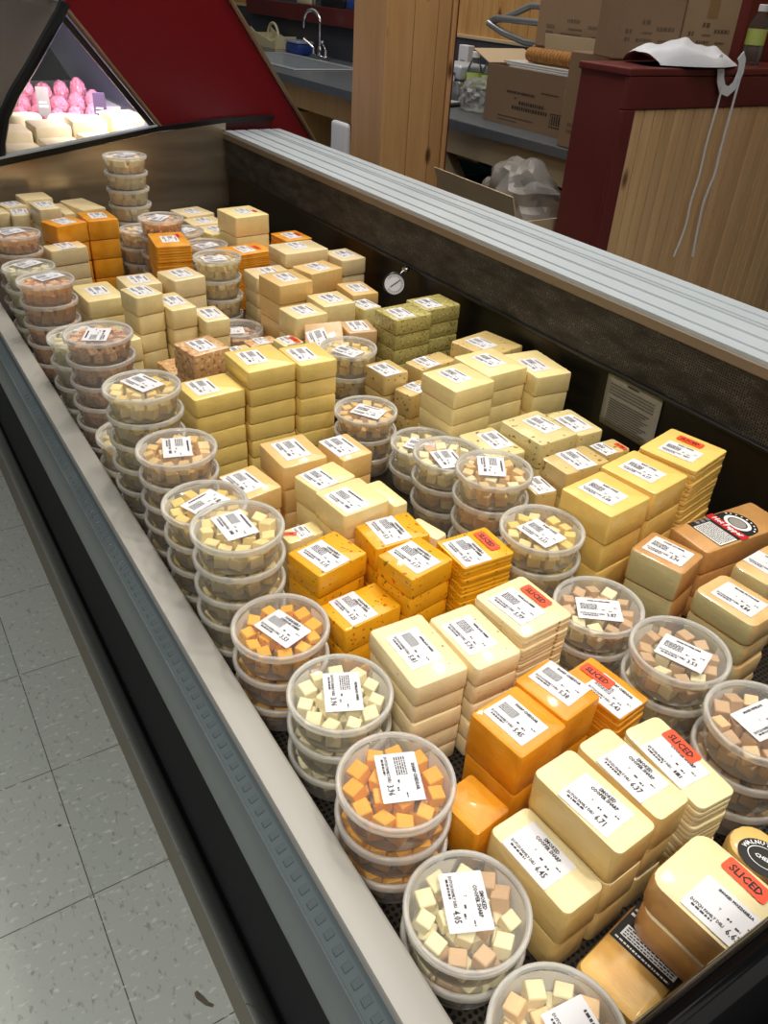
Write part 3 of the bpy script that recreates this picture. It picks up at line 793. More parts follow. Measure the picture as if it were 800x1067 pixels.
def strokes_on(parent, plane, items, mat, name='print'):
    bm = bmesh.new(); rn = random.Random(len(items) * 7 + 1)
    for it in items:
        if it[0] == 'd':
            dashes_big(bm, *it[1:], rn)
        elif it[0] == 'q': quad(bm, *it[1:])
    me = bpy.data.meshes.new(name); bm.to_mesh(me); bm.free(); me.materials.append(mat)
    o = inst(name, me, parent); o.matrix_local = plane
    return o
def dashes_big(bm, x0, x1, y, h, rnd):
    x = x0
    while x < x1:
        w = rnd.uniform(0.4, 1.1) * h
        quad(bm, x, min(x + w, x1), y, y + h); x += w + 0.35 * h
# plane matrices: text on a face looking towards -X (reads along -Y) and towards -Y (reads along +X)
def face_negx(x, y, z): return Matrix(((0, 0, -1, x), (-1, 0, 0, y), (0, 1, 0, z), (0, 0, 0, 1)))
def face_negy(x, y, z): return Matrix(((1, 0, 0, x), (0, 0, -1, y), (0, 1, 0, z), (0, 0, 0, 1)))
# carton A: open printed carton on the table
ca = thing('cardboard_carton', 'open printed carton at the front of the work table', 'carton', (2.33, 2.625, 0.9005))
b = MB(); t_ = 0.005; W, D, Hh = 0.57, 0.27, 0.205
b.box(0, t_, -W / 2, W / 2, 0, Hh); b.box(D - t_, D, -W / 2, W / 2, 0, Hh)
b.box(t_, D - t_, -W / 2, -W / 2 + t_, 0, Hh); b.box(t_, D - t_, W / 2 - t_, W / 2, 0, Hh); b.box(t_, D - t_, -W / 2 + t_, W / 2 - t_, 0, t_)
bd = b.obj('carton_body', M_CARD, ca)
it = [('q', -0.235, -0.23, 0.1, 0.102)]
it = [('d', -0.15, 0.02, 0.118, 0.008), ('d', 0.05, 0.15, 0.135, 0.004), ('d', -0.10, -0.085, 0.10, 0.006), ('d', -0.07, 0.08, 0.083, 0.012), ('d', -0.11, 0.10, 0.064, 0.012), ('d', -0.19, 0.03, 0.030, 0.004), ('d', -0.19, -0.07, 0.018, 0.003)]
it += [('q', 0.12, 0.25, 0.074, 0.077), ('q', 0.12, 0.25, 0.030, 0.033), ('q', 0.12, 0.123, 0.03, 0.077), ('q', 0.247, 0.25, 0.03, 0.077)]
for k in range(9): it.append(('q', 0.130 + k * 0.0125, 0.137 + k * 0.0125, 0.038, 0.070))
it += [('q', 0.20, 0.255, 0.112, 0.128), ]
strokes_on(bd, face_negx(-0.0008, 0, 0), it, M_CARDP)
strokes_on(bd, face_negx(-0.0008, 0, 0), [('q', 0.18, 0.25, 0.135, 0.165)], WHITEINK, 'white_sticker')
b = MB(); M = Matrix.Translation((D / 2, W / 2 - 0.002, Hh + 0.001)) @ Matrix.Rotation(R(20), 4, 'X'); b.box(-D / 2, D / 2, 0, 0.12, 0, 0.004, mtx=M); b.obj('flap', M_CARDIN, ca)
b = MB(); M = Matrix.Translation((D - 0.002, 0, Hh + 0.001)) @ Matrix.Rotation(R(-97), 4, 'Y'); b.box(-0.004, 0.11, -W / 2 + 0.02, W / 2 - 0.02, -0.012, -0.008, mtx=M); b.obj('flap', M_CARDIN, ca)
b = MB()
for k in range(4): b.box(0.02 + k * 0.003, 0.19, -W / 2 + 0.01, W / 2 - 0.12 + k * 0.02, Hh - 0.01 + k * 0.0075, Hh - 0.004 + k * 0.0075, 0.001, 1)
o = b.obj('plastic_trays', plain('white_tray', rgb(206, 204, 200), 0.4), None, None, (2.33, 2.625, 0.9005)); tag(o, 'thin white trays stacked in the open carton', 'tray')
b = MB()
for k in range(22):
    yy = -0.27 + k * 0.018
    b.lathe([(0, 0), (0.024, 0.0), (0.027, 0.004), (0.024, 0.016), (0, 0.017)], 14, mtx=Matrix.Translation((0.07, yy, Hh + 0.047)) @ Matrix.Rotation(R(-90), 4, 'X'))
o = b.obj('brown_paper_roll', M_ROLL, None, 40, (2.33, 2.625, 0.9005)); tag(o, 'brown ridged paper roll lying across the open carton', 'paper roll')
def carton(x0, x1, y0, y1, z0, z1, label, face=None, mat=M_CARD):
    t = thing('cardboard_carton', label, 'carton', ((x0 + x1) / 2, (y0 + y1) / 2, z0))
    b = MB(); b.box(x0, x1, y0, y1, z0, z1, 0.004, 2); local(b, t.location); bd = b.obj('carton_body', mat, t)
    b = MB(); 
    if face == 'x': b.box(x0 - 0.0006, x0, (y0 + y1) / 2 - 0.02, (y0 + y1) / 2 + 0.02, z1 - 0.1, z1)
    else: b.box((x0 + x1) / 2 - 0.02, (x0 + x1) / 2 + 0.02, y0 - 0.0006, y0, z1 - 0.1, z1)
    local(b, t.location); b.obj('tape', plain('tape', rgb(150, 120, 84), 0.3), t)
    w = (y1 - y0) if face == 'x' else (x1 - x0)
    k = w / 0.5
    its = [('d', -0.19 * k, -0.14 * k, 0.05, 0.012), ('d', -0.19 * k, -0.15 * k, 0.03, 0.010), ('d', -0.07 * k, -0.0 * k, 0.075, 0.012), ('d', -0.06 * k, 0.02 * k, 0.05, 0.006), ('d', -0.1 * k, 0.02 * k, 0.03, 0.008), ('d', 0.05 * k, 0.19 * k, 0.06, 0.010), ('d', 0.08 * k, 0.17 * k, 0.03, 0.006)]
    dz = 0.02
    if face == 'x': pl = face_negx(x0 - 0.0010 - t.location.x, 0, dz)
    else: pl = face_negy(0, y0 - 0.0010 - t.location.y, dz)
    strokes_on(bd, pl, its, plain('faded_print', rgb(104, 86, 68), 0.8))
    return t
carton(2.625, 2.975, 2.50, 3.00, 0.9005, 1.166, 'plain carton on the table behind the open one', 'x')
carton(2.62, 2.975, 2.48, 2.98, 1.1665, 1.60, 'upper carton stacked behind the open one, beside the metal rack', 'x')
carton(2.21, 2.60, 2.00, 2.322, 0.9005, 1.1995, 'carton wedged between the open one and the half wall', 'x')
cc = carton(-0.105, 0.105, -0.075, 0.075, 1.2005, 1.62, 'large carton standing on the corner of the red half wall', 'y')
cc.location = (2.225, 2.055, 1.2005); cc.rotation_euler = (0, 0, R(-20))
cc = carton(-0.10, 0.10, -0.07, 0.07, 1.2005, 1.42, 'paler carton on the half wall behind the white apron', 'y', plain('pale_cardboard', rgb(168, 142, 112), 0.75, var=0.04))
cc.location = (2.46, 2.03, 1.2005); cc.rotation_euler = (0, 0, R(-14))

# folding metal rack behind
rk = thing('metal_rack', 'folded grey metal tube rack behind the cartons on the splashback', 'rack', (2.80, 3.2, 0.9005))
b = MB(); b.tube([(0.0, -0.11, 0.34), (0.0, 0.28, 0.34), (0.01, 0.335, 0.325), (0.05, 0.30, 0.335), (0.09, 0.14, 0.40), (0.09, -0.11, 0.40)], 0.015, 10); b.obj('tube_loop', M_STEELM, rk, 40)
b = MB(); b.tube([(0.0, 0.335, 0.318), (0.02, 0.24, 0.285), (0.05, 0.11, 0.255), (0.05, -0.11, 0.25)], 0.015, 10); b.obj('tube_loop', M_STEELM, rk, 40)
b = MB(); b.tube([(0.05, -0.09, 0.0), (0.05, -0.09, 0.25), (0.09, -0.09, 0.40)], 0.012, 8); b.tube([(0.0, -0.09, 0.0), (0.0, -0.09, 0.34)], 0.012, 8); b.obj('upright', M_STEELM, rk, 40)

# --- under the table
tbn = thing('storage_bin', 'teal plastic bin on the shelf under the work table', 'bin', (2.58, 3.42, 0.4205))
b = MB()
for (xa, xb, ya, yb) in ((-0.18, -0.17, -0.18, 0.18), (0.17, 0.18, -0.18, 0.18), (-0.17, 0.17, -0.18, -0.17), (-0.17, 0.17, 0.17, 0.18)): b.box(xa, xb, ya, yb, 0, 0.17)
b.box(-0.18, 0.18, -0.18, 0.18, 0, 0.008); b.obj('bin_body', M_GREENBIN, tbn)
b = MB()
for (xa, xb, ya, yb) in ((-0.20, -0.165, -0.2, 0.2), (0.165, 0.20, -0.2, 0.2), (-0.165, 0.165, -0.2, -0.165), (-0.165, 0.165, 0.165, 0.2)): b.box(xa, xb, ya, yb, 0.1705, 0.185, 0.003, 1)
b.obj('bin_rim', M_GREENBIN, tbn)
uc = thing('cardboard_carton', 'tall open carton with raised flap on the floor between post and half wall', 'carton', (1.95, 2.21, 0.0))
b = MB(); w2, d2, h2 = 0.165, 0.215, 0.745
b.box(-w2, -w2 + 0.005, -d2, d2, 0, h2); b.box(w2 - 0.005, w2, -d2, d2, 0, h2)
b.box(-w2 + 0.005, w2 - 0.005, -d2, -d2 + 0.005, 0, h2); b.box(-w2 + 0.005, w2 - 0.005, d2 - 0.005, d2, 0, h2)
b.box(-w2 + 0.005, w2 - 0.005, -d2 + 0.005, d2 - 0.005, 0.63, 0.635)
b.obj('carton_body', M_CARDIN, uc)
b = MB(); M = Matrix.Translation((-w2 + 0.001, 0, h2 + 0.001)) @ Matrix.Rotation(R(-14), 4, 'Y')
vs_ = b.prism([(-0.205, 0.0), (0.215, 0.0), (0.235, 0.085), (-0.195, 0.075)], 'x', 0, 0.004)
for v in vs_: v.co = M @ v.co
b.obj('flap', M_CARDIN, uc)
crumple('plastic_bag', plastic('cloudy_bag', 0.55, rgb(176, 172, 168), 0.2), 'grey crumpled plastic bag sitting in the tall open carton', 'plastic bag', (1.955, 2.19, 0.6358), (0.12, 0.155, 0.15), 8)

# --- white apron on the half wall
ap = thing('white_apron', 'white apron bundled on the red half wall with long ties hanging', 'apron', (2.25, 1.858, kz + 0.001))
b = MB(); nx, ny = 44, 22
rn = random.Random(4)
grid = []
for i in range(nx + 1):
    row = []
    for j in range(ny + 1):
        u = i / nx; v = j / ny
        x = -0.185 + 0.335 * u + 0.012 * math.sin(v * 7)
        yy = 0.09 - 0.19 * v * (0.75 + 0.3 * math.sin(u * 3))
        env = math.sin(PI * min(1, max(0, u * 0.97 + 0.02))) ** 0.28 * math.sin(PI * v) ** 0.42 * (1.15 - 0.35 * u)
        z = 0.004 + env * (0.052 + 0.007 * math.sin(u * 13 + v * 5) + 0.009 * math.sin(v * 11 - u * 7) + 0.0025 * math.sin(u * 27 + v * 17))
        row.append(b.bm.verts.new((x, yy, max(z, 0.003))))
    grid.append(row)
for i in range(nx):
    for j in range(ny): b.bm.faces.new((grid[i][j], grid[i + 1][j], grid[i + 1][j + 1], grid[i][j + 1]))
bot = [[b.bm.verts.new((v.co.x, v.co.y, 0.0005)) for v in r_] for r_ in grid]
for i in range(nx):
    for j in range(ny): b.bm.faces.new((bot[i][j], bot[i][j + 1], bot[i + 1][j + 1], bot[i + 1][j]))
bmesh.ops.holes_fill(b.bm, edges=[e for e in b.bm.edges if len(e.link_faces) == 1], sides=0)
b.obj('cloth', M_CLOTH, ap, 70)
def ribbon(path, w, name, parent, th=0.0022):
    b = MB(); P = [Vector(p) for p in path]; A = []
    for i, p in enumerate(P):
        tdir = (P[min(i + 1, len(P) - 1)] - P[max(i - 1, 0)]).normalized()
        s = tdir.cross(Vector((0, 1, 0)))
        if s.length < 0.1: s = Vector((0, 0, 1))
        s.normalize()
        A.append([b.bm.verts.new(p + s * w + Vector((0, dy, 0))) for dy in (0, th)] + [b.bm.verts.new(p - s * w + Vector((0, dy, 0))) for dy in (th, 0)])
    for a, c in zip(A, A[1:]):
        for k in range(4): b.bm.faces.new((a[k], a[(k + 1) % 4], c[(k + 1) % 4], c[k]))
    b.bm.faces.new(A[0]); b.bm.faces.new(A[-1][::-1])
    return b.obj(name, M_CLOTH, parent, 60)
fy = -0.0915
ribbon([(0.02, fy, 0.03), (0.045, fy, 0.0), (0.055, fy, -0.03), (0.075, fy, -0.055), (0.105, fy, -0.062), (0.13, fy, -0.045), (0.14, fy, -0.01), (0.135, fy, 0.02), (0.12, fy, 0.035)], 0.014, 'neck_loop', ap)
def smooth_path(pts, n=8):
    out = []
    for i in range(len(pts) - 1):
        p0, p1, p2, p3 = [Vector(pts[max(0, min(len(pts) - 1, i + k))]) for k in (-1, 0, 1, 2)]
        for s in range(n):
            t = s / n
            out.append(0.5 * ((2 * p1) + (p2 - p0) * t + (2 * p0 - 5 * p1 + 4 * p2 - p3) * t * t + (3 * p1 - p0 - 3 * p2 + p3) * t ** 3))
    out.append(Vector(pts[-1])); return out
fy = -0.096
ribbon(smooth_path([(0.065, fy, -0.045), (0.066, fy, -0.10), (0.060, fy, -0.20), (0.064, fy, -0.30), (0.056, fy, -0.38), (0.060, fy, -0.46), (0.040, fy, -0.555)]), 0.0036, 'tie', ap)
ribbon(smooth_path([(0.140, fy, 0.02), (0.138, fy, -0.08), (0.136, fy, -0.22), (0.139, fy, -0.30), (0.122, fy, -0.38), (0.126, fy, -0.46), (0.138, fy, -0.565)]), 0.0042, 'tie', ap)

# ================================================================== STOCK: BLOCKS OF CHEESE
BED = 0.5955
BLK = {   # x, y, top z, size along x, size along y, turn in degrees, label offset
 'B1': (0.4473, 0.2816, 0.745, 0.0555, 0.1081, 4.2, -0.0036, -0.0056),
 'B2': (0.5033, 0.2855, 0.745, 0.0474, 0.1056, 3.2, -0.0042, -0.0011),
 'B3': (0.5664, 0.2779, 0.73, 0.0518, 0.1097, -3.8, -0.0084, 0.0022),
 'B4': (0.3931, 0.2763, 0.7, 0.052, 0.1048, 3.4, -0.0125, 0.006),
 'B5': (0.4744, 0.1666, 0.745, 0.0778, 0.0717, 5.7, -0.0134, -0.0154),
 'B6': (0.5867, 0.18, 0.69, 0.0502, 0.063, -0.3, 0, 0),
 'B7': (0.4219, 0.1747, 0.66, 0.0989, 0.0681, 8.7, 0, 0),
 'B8': (0.4651, 0.4062, 0.72, 0.0739, 0.0767, 7.4, -0.003, 0.0022),
 'B9': (0.5335, 0.4208, 0.72, 0.0607, 0.0768, 7.9, 0.0086, 0.0038),
 'B10': (0.6014, 0.4081, 0.7, 0.0549, 0.0868, 7.1, -0.0207, -0.0254),
 'B11': (0.4144, 0.5286, 0.745, 0.0719, 0.1048, -2.2, -0.0036, 0.0025),
 'B12': (0.4856, 0.5162, 0.745, 0.0652, 0.098, -0.4, -0.0056, 0.0026),
 'B13': (0.5616, 0.5213, 0.755, 0.0804, 0.0909, 2.8, -0.0081, 0.0032),
 'B14': (0.4106, 0.7356, 0.745, 0.0828, 0.0667, 11.5, -0.0087, -0.0025),
 'B15': (0.5145, 0.7398, 0.745, 0.0861, 0.0631, -2.8, -0.0054, 0.0019),
 'B16': (0.4999, 0.6626, 0.755, 0.0738, 0.0678, 9.2, -0.0016, 0.0012),
 'B17': (0.4168, 0.6582, 0.71, 0.0888, 0.0586, 5.9, -0.0108, 0.0017),
 'B18': (0.5873, 0.6491, 0.75, 0.0826, 0.0692, -2.1, -0.0162, -0.0034),
 'y1': (0.4449, 1.2239, 0.77, 0.0956, 0.0803, 4.4, -0.0126, 0.0022),
 'y2': (0.5453, 1.2366, 0.8, 0.0932, 0.1024, 1.6, -0.0115, 0.0059),
 'y3': (0.631, 1.2179, 0.8, 0.0752, 0.0917, -0.1, -0.0109, 0.0002),
 't1': (0.4766, 0.967, 0.765, 0.0757, 0.0845, 0.7, -0.0023, 0.003),
 't2': (0.5623, 0.9565, 0.755, 0.0565, 0.0748, 4.4, -0.0134, 0.0056),
 't3': (0.3904, 0.9359, 0.75, 0.0624, 0.0778, 8.9, -0.0142, 0.0041),
 'wc1': (0.4879, 0.8853, 0.76, 0.075, 0.0554, 10.9, -0.0123, -0.0027),
 'wc2': (0.492, 0.8132, 0.765, 0.0776, 0.0752, 5.8, -0.0125, -0.0054),
 'lw': (0.4179, 0.8246, 0.72, 0.0568, 0.0335, 3.2, 0.0009, -0.0065),
 'a2': (0.4515, 2.4501, 0.8, 0.0602, 0.1008, 5.1, 0, 0),
 'o1': (0.4573, 2.2601, 0.8, 0.0907, 0.0763, 19.0, 0, 0),
 'o2': (0.552, 2.2883, 0.8, 0.0815, 0.1036, 1.5, 0, 0),
 'w1': (0.4341, 2.1795, 0.76, 0.0968, 0.0594, 8.3, 0, 0),
 'b1': (0.6516, 2.0062, 0.8, 0.0884, 0.126, -8.3, 0, 0),
 'd1': (0.4142, 1.8095, 0.76, 0.0843, 0.1186, 3.5, 0, 0),
 'd2': (0.4684, 1.6585, 0.8, 0.0636, 0.0733, 11.3, 0, 0),
 'd3': (0.5204, 1.8525, 0.76, 0.0828, 0.0858, 1.2, 0, 0),
 'd4': (0.6139, 1.8274, 0.77, 0.0821, 0.0889, 8.8, 0, 0),
 'd5': (0.534, 1.6567, 0.77, 0.0592, 0.1115, 5.1, 0, 0),
 'd6': (0.5966, 1.6066, 0.75, 0.0564, 0.0899, 0.4, 0, 0),
 'e1': (0.515, 1.4472, 0.75, 0.0846, 0.0793, 10.4, 0, 0),
 'f0': (0.9191, 2.1644, 0.81, 0.133, 0.1115, 5.0, 0, 0),
 'f1': (0.8655, 2.0367, 0.745, 0.1292, 0.0899, 5.7, 0, 0),
 'f2': (1.0346, 2.0966, 0.75, 0.0856, 0.0939, 4.3, 0, 0),
 'f3': (0.9561, 1.8964, 0.78, 0.1271, 0.0986, 2.8, 0.0002, 0.0094),
 'f4': (1.0606, 1.8381, 0.765, 0.0747, 0.0979, 3.6, 0, 0),
 'f5': (0.9519, 1.7823, 0.76, 0.1014, 0.0796, 11.6, 0, 0),
 'f6': (0.8142, 1.6812, 0.78, 0.0909, 0.0995, 4.9, 0, 0),
 'f8': (0.7897, 1.5438, 0.75, 0.0836, 0.0811, 3.9, 0, 0),
 'f9': (0.8836, 1.5879, 0.75, 0.085, 0.0911, -0.0, 0, 0),
 'f10': (1.0098, 1.6806, 0.73, 0.0715, 0.0971, -3.9, 0, 0),
 'g1': (0.962, 1.4018, 0.77, 0.0974, 0.0832, 3.0, -0.0136, -0.0056),
 'g2': (1.0579, 1.4258, 0.77, 0.0963, 0.0816, 2.9, -0.016, -0.0028),
 'h1': (0.9404, 1.2575, 0.715, 0.1025, 0.0551, 9.9, -0.0142, -0.0034),
 'm1': (0.8659, 1.069, 0.77, 0.0979, 0.0983, 4.6, -0.0036, 0.0073),
 'm2': (0.9651, 1.0992, 0.77, 0.1006, 0.1079, 2.7, 0.0009, 0.0064),
 'm3': (1.0617, 1.0717, 0.76, 0.0821, 0.1201, -6.0, -0.012, -0.0047),
 'm4': (1.0596, 1.2255, 0.745, 0.1131, 0.1069, 10.5, -0.0101, 0.0079),
 'n1': (0.9129, 0.8904, 0.74, 0.0903, 0.1045, 3.1, 0.0099, 0.0044),
 'n2': (0.9912, 0.8839, 0.735, 0.0577, 0.0921, -2.0, -0.006, -0.0038),
 'n3': (0.8269, 0.9101, 0.72, 0.0747, 0.0993, -1.3, 0.0107, 0.0046),
 'p1': (0.8918, 0.7761, 0.74, 0.0962, 0.0618, 0.5, -0.0007, -0.007),
 'p2': (0.9727, 0.7808, 0.74, 0.0596, 0.0426, 0.0, -0.0173, -0.0104),
 's1': (0.7934, 0.6238, 0.79, 0.0897, 0.0898, 6.6, -0.0029, 0.0037),
 's2': (0.8904, 0.642, 0.79, 0.0877, 0.0958, 8.9, -0.0028, 0.0025),
 's3': (0.998, 0.6616, 0.79, 0.1033, 0.0983, 11.8, -0.0111, -0.0013),
 'hp': (0.9908, 0.5426, 0.72, 0.1774, 0.0726, -3.3, 0, 0),
 'hp1': (0.8207, 0.5217, 0.745, 0.0657, 0.0781, 13.8, 0.0011, 0.0002),
 'mz1': (0.8299, 0.4112, 0.74, 0.0684, 0.0904, 4.1, -0.0006, -0.0011),
 'mz2': (0.9329, 0.4384, 0.74, 0.0951, 0.0592, 4.6, -0.0054, -0.0035),
 'a1': (0.3943, 2.5177, 0.77, 0.0484, 0.0773, -4.3, 0, 0),
 'a3': (0.392, 2.6115, 0.77, 0.0606, 0.0641, 14.2, 0, 0),
 'a4': (0.3482, 2.5467, 0.77, 0.0353, 0.0695, 6.8, 0, 0),
 'a5': (0.53, 2.601, 0.75, 0.0334, 0.1333, 3.4, 0, 0),
 'a6': (0.5963, 2.6366, 0.75, 0.0762, 0.1481, 13.4, 0, 0),
 'a7': (0.463, 2.6478, 0.78, 0.0821, 0.0904, 5.5, 0, 0),
 'f7': (0.8377, 1.8252, 0.75, 0.1038, 0.0825, -0.1, 0, 0),
 'f11': (0.9605, 1.5589, 0.735, 0.0521, 0.0643, 5.5, 0, 0),
 'f12': (0.7947, 1.4226, 0.745, 0.1481, 0.0747, 12.6, 0, 0),
 'f13': (0.8796, 1.4558, 0.73, 0.0678, 0.075, -11.2, 0, 0),
 'f00a': (0.8806, 2.4661, 0.745, 0.0985, 0.0999, 11.0, 0, 0),
 'f00b': (0.8796, 2.3704, 0.74, 0.1036, 0.0789, 3.4, 0, 0),
 'f00c': (0.8727, 2.2688, 0.74, 0.0848, 0.0963, 12.2, 0, 0),
 'f14': (0.9596, 2.0697, 0.7, 0.0608, 0.0822, 3.1, 0, 0),
 'd8': (0.4066, 1.5971, 0.74, 0.0289, 0.0948, 10.8, 0, 0),
 'e2': (0.5941, 1.4682, 0.715, 0.0764, 0.0525, 7.9, 0, 0),
 'e3': (0.4897, 1.5279, 0.68, 0.0588, 0.0843, 6.0, 0, 0),
 'e4': (0.681, 1.5329, 0.7, 0.0688, 0.0415, 2.3, 0, 0),
 'e5': (0.7257, 1.4896, 0.71, 0.0519, 0.0495, 5.9, 0, 0),
 'h2': (0.8238, 1.2459, 0.725, 0.0602, 0.0712, 3.7, -0.0203, -0.0059),
 'h3': (0.8558, 1.1874, 0.7, 0.0728, 0.0486, 12.3, 0.0008, -0.0187),
 'p3': (0.8195, 0.7769, 0.71, 0.041, 0.0522, -8.2, 0, 0),
 'B20b': (0.5754, 0.8498, 0.725, 0.0262, 0.0769, 3.4, 0, 0),
 'B18c': (0.5906, 0.7606, 0.71, 0.0256, 0.0578, 13.9, 0, 0),
 'oB': (0.3921, 0.3783, 0.66, 0.0515, 0.0598, 8.2, 0, 0),
}
TUB = {   # x, y, lid z, label offset and turn
 'T1': (0.3031, 0.6534, 0.73, 0.0005, -0.0041, -72.7),
 'T2': (0.3153, 0.5307, 0.725, 0.0033, 0.0005, -114.5),
 'T3': (0.3031, 0.3994, 0.732, 0.0053, 0.0021, -112.0),
 'T4': (0.3072, 0.2805, 0.683, 0.0035, 0.0074, -114.3),
 'T5': (0.3106, 0.1616, 0.675, 0.0153, -0.0107, -96.9),
 'T6': (0.3031, 0.7724, 0.8, -0.0015, 0.0054, -88.8),
 'T7': (0.3045, 0.8914, 0.765, 0.002, 0.0016, 22.2),
 'T8': (0.31, 1.0105, 0.79, 0.0016, 0.0024, -106.5),
 'T9': (0.3031, 1.1293, 0.839, 0.0046, 0.0131, -69.8),
 'TX': (0.3066, 1.2483, 0.7, 0, 0, None),
 'T10': (0.3031, 1.3672, 0.838, -0.0029, -0.002, 64.5),
 'T11': (0.3031, 1.53, 0.775, 0.0061, 0.0242, 22.0),
 'T12': (0.3031, 1.7743, 0.81, 0.0109, 0.0258, 22.2),
 'T13': (0.3095, 1.9933, 0.775, 0.0029, 0.0278, 28.1),
 'T14': (0.324, 2.1866, 0.8, -0.0047, 0.0276, 20.1),
 'T15': (0.6667, 2.3706, 0.93, 0.009, 0.0265, 26.5),
 'T16': (0.6762, 2.1355, 0.82, -0.0026, 0.0117, 45.5),
 'T17': (0.6532, 2.2523, 0.765, 0.0149, 0.0049, 21.0),
 'T17b': (0.7722, 2.2514, 0.75, 0.0084, 0.0075, 27.1),
 'T18': (0.7237, 1.8749, 0.785, -0.0094, -0.0048, -2.5),
 'T18a': (0.7952, 2.1346, 0.74, 0.0005, -0.0002, 13.2),
 'T19': (0.7058, 1.7168, 0.66, -0.0169, 0.0007, -16.5),
 'T20': (0.7888, 1.339, 0.74, -0.0093, -0.0122, -67.2),
 'T21': (0.7016, 1.1225, 0.715, 0.0027, -0.0056, -57.2),
 'T22': (0.7611, 1.0195, 0.683, -0.0056, -0.0053, -57.3),
 'T23': (0.7298, 0.9047, 0.727, -0.0101, -0.0114, -102.2),
 'T24': (0.7136, 0.7717, 0.772, 0.0032, 0.011, -124.3),
 'T25': (0.6875, 0.6309, 0.76, -0.0074, -0.0064, -86.0),
 'T26': (0.6841, 0.5071, 0.718, -0.005, -0.0059, -37.0),
 'T27': (0.6918, 0.386, 0.737, -0.0002, -0.0053, -69.3),
 'T28': (0.6818, 0.2674, 0.737, 0.0051, 0.0002, -5.0),
 'TY': (0.2841, 2.1774, 0.67, 0, 0, None),
}

v_ = BLK['f00c']; BLK['f00c'] = (v_[0] + 0.003,) + v_[1:]
BLK['B5'] = (0.4760, 0.1570, 0.745, 0.082, 0.098, 5.7, -0.016, -0.012)
ORD = ['topmost', 'second down', 'third down', 'fourth down', 'fifth down', 'sixth down', 'seventh down', 'eighth down']
def rrpts(w, h, r, seg=4):
    pts = []
    for cx, cy, a0 in ((w / 2 - r, h / 2 - r, 0), (-w / 2 + r, h / 2 - r, 90), (-w / 2 + r, -h / 2 + r, 180), (w / 2 - r, -h / 2 + r, 270)):
        for k in range(seg + 1):
            a = R(a0 + 90 * k / seg); pts.append((cx + r * math.cos(a), cy + r * math.sin(a)))
    return pts
def slab_mesh(name, w, h, t, mats, rv=0.006, be=0.004, cut=None, rnd=None, crown=0.0):
    """a wrapped block, base at z=0, rounded corners and edges"""
    b = MB()
    b.prism(rrpts(w, h, rv), 'z', 0, t)
    if be > 0:
        es = [e for e in b.bm.edges if abs(e.verts[0].co.z - e.verts[1].co.z) < 1e-6]
        bmesh.ops.bevel(b.bm, geom=es, offset=be, segments=2, affect='EDGES', profile=0.5)
    if rnd:
        kx, ky = rnd.uniform(-0.03, 0.03), rnd.uniform(-0.03, 0.03)
        for v in b.bm.verts:
            z = v.co.z / t
            v.co.x *= 1 + kx * (z - 0.5) - 0.01 * abs(kx) ; v.co.y *= 1 + ky * (z - 0.5)
    bmesh.ops.recalc_face_normals(b.bm, faces=b.bm.faces[:])
    if len(mats) > 1:
        for f in b.bm.faces:
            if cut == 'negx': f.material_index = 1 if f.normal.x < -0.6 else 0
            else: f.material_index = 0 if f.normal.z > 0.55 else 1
    return b.mesh(name, mats, 38)
KIND = {   # material names, corner radius, edge radius, word for the label
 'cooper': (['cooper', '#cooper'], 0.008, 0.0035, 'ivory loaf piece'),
 'mozz': (['cooper', 'smokeskin'], 0.016, 0.006, 'ivory smoked block'),
 'jack': (['jack'], 0.006, 0.004, 'cream flecked block'),
 'cheddar': (['cheddar'], 0.005, 0.0035, 'orange block'),
 'habanero': (['habanero'], 0.004, 0.003, 'spotted gold block'),
 'butter': (['butter'], 0.005, 0.0035, 'butter yellow block'),
 'tan': (['tan'], 0.005, 0.003, 'tan block'),
 'white': (['white'], 0.005, 0.003, 'pale yellow block'),
 'swiss': (['swiss'], 0.005, 0.003, 'bright yellow block'),
 'pesto': (['pesto'], 0.005, 0.003, 'green herb block'),
 'dill': (['dill'], 0.006, 0.004, 'herb flecked block'),
 'pepper': (['pepper'], 0.007, 0.004, 'pepper flecked block'),
 'peppertan': (['peppertan'], 0.006, 0.004, 'flecked tan block'),
 'horse': (['horse'], 0.006, 0.004, 'pale green block'),
 'far': (['far'], 0.006, 0.004, 'pale block'),
 'nut': (['nut'], 0.006, 0.003, 'nut crusted block'),
 'pink': (['pink'], 0.006, 0.003, 'pinkish tan block'),
 'smoke': (['smokeskin', 'smokecut'], 0.007, 0.004, 'brown smoked block'),
 'prov': (['provskin', 'smokecut'], 0.012, 0.006, 'straw smoked block'),
 'loaf': (['loaf'], 0.010, 0.008, 'golden smoked loaf'),
 'walnut': (['walnut'], 0.024, 0.008, 'honey gold loaf'),
 'hotloaf': (['smokeskin'], 0.007, 0.004, 'brown smoked loaf'),
}
CUT = {'smoke': 'negx', 'prov': 'negx'}
def kmats(kind):
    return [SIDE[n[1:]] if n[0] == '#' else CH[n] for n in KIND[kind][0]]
HEADS = {'cooper': (['SMOKED', 'COOPER SHARP'], False), 'mozz': (['SMOKED MOZZARELLA'], False), 'jack': (['PEPPER JACK CHEESE'], True),
         'cheddar': (['SHARP CHEDDAR'], True), 'habanero': (['HABANERO', 'CHEDDAR CHEESE'], True), 'swiss': (['BABY SWISS'], True),
         'smoke': (['SMOKED HOT PEPPER'], True), 'prov': (['SMOKED PROVOLONE'], False)}
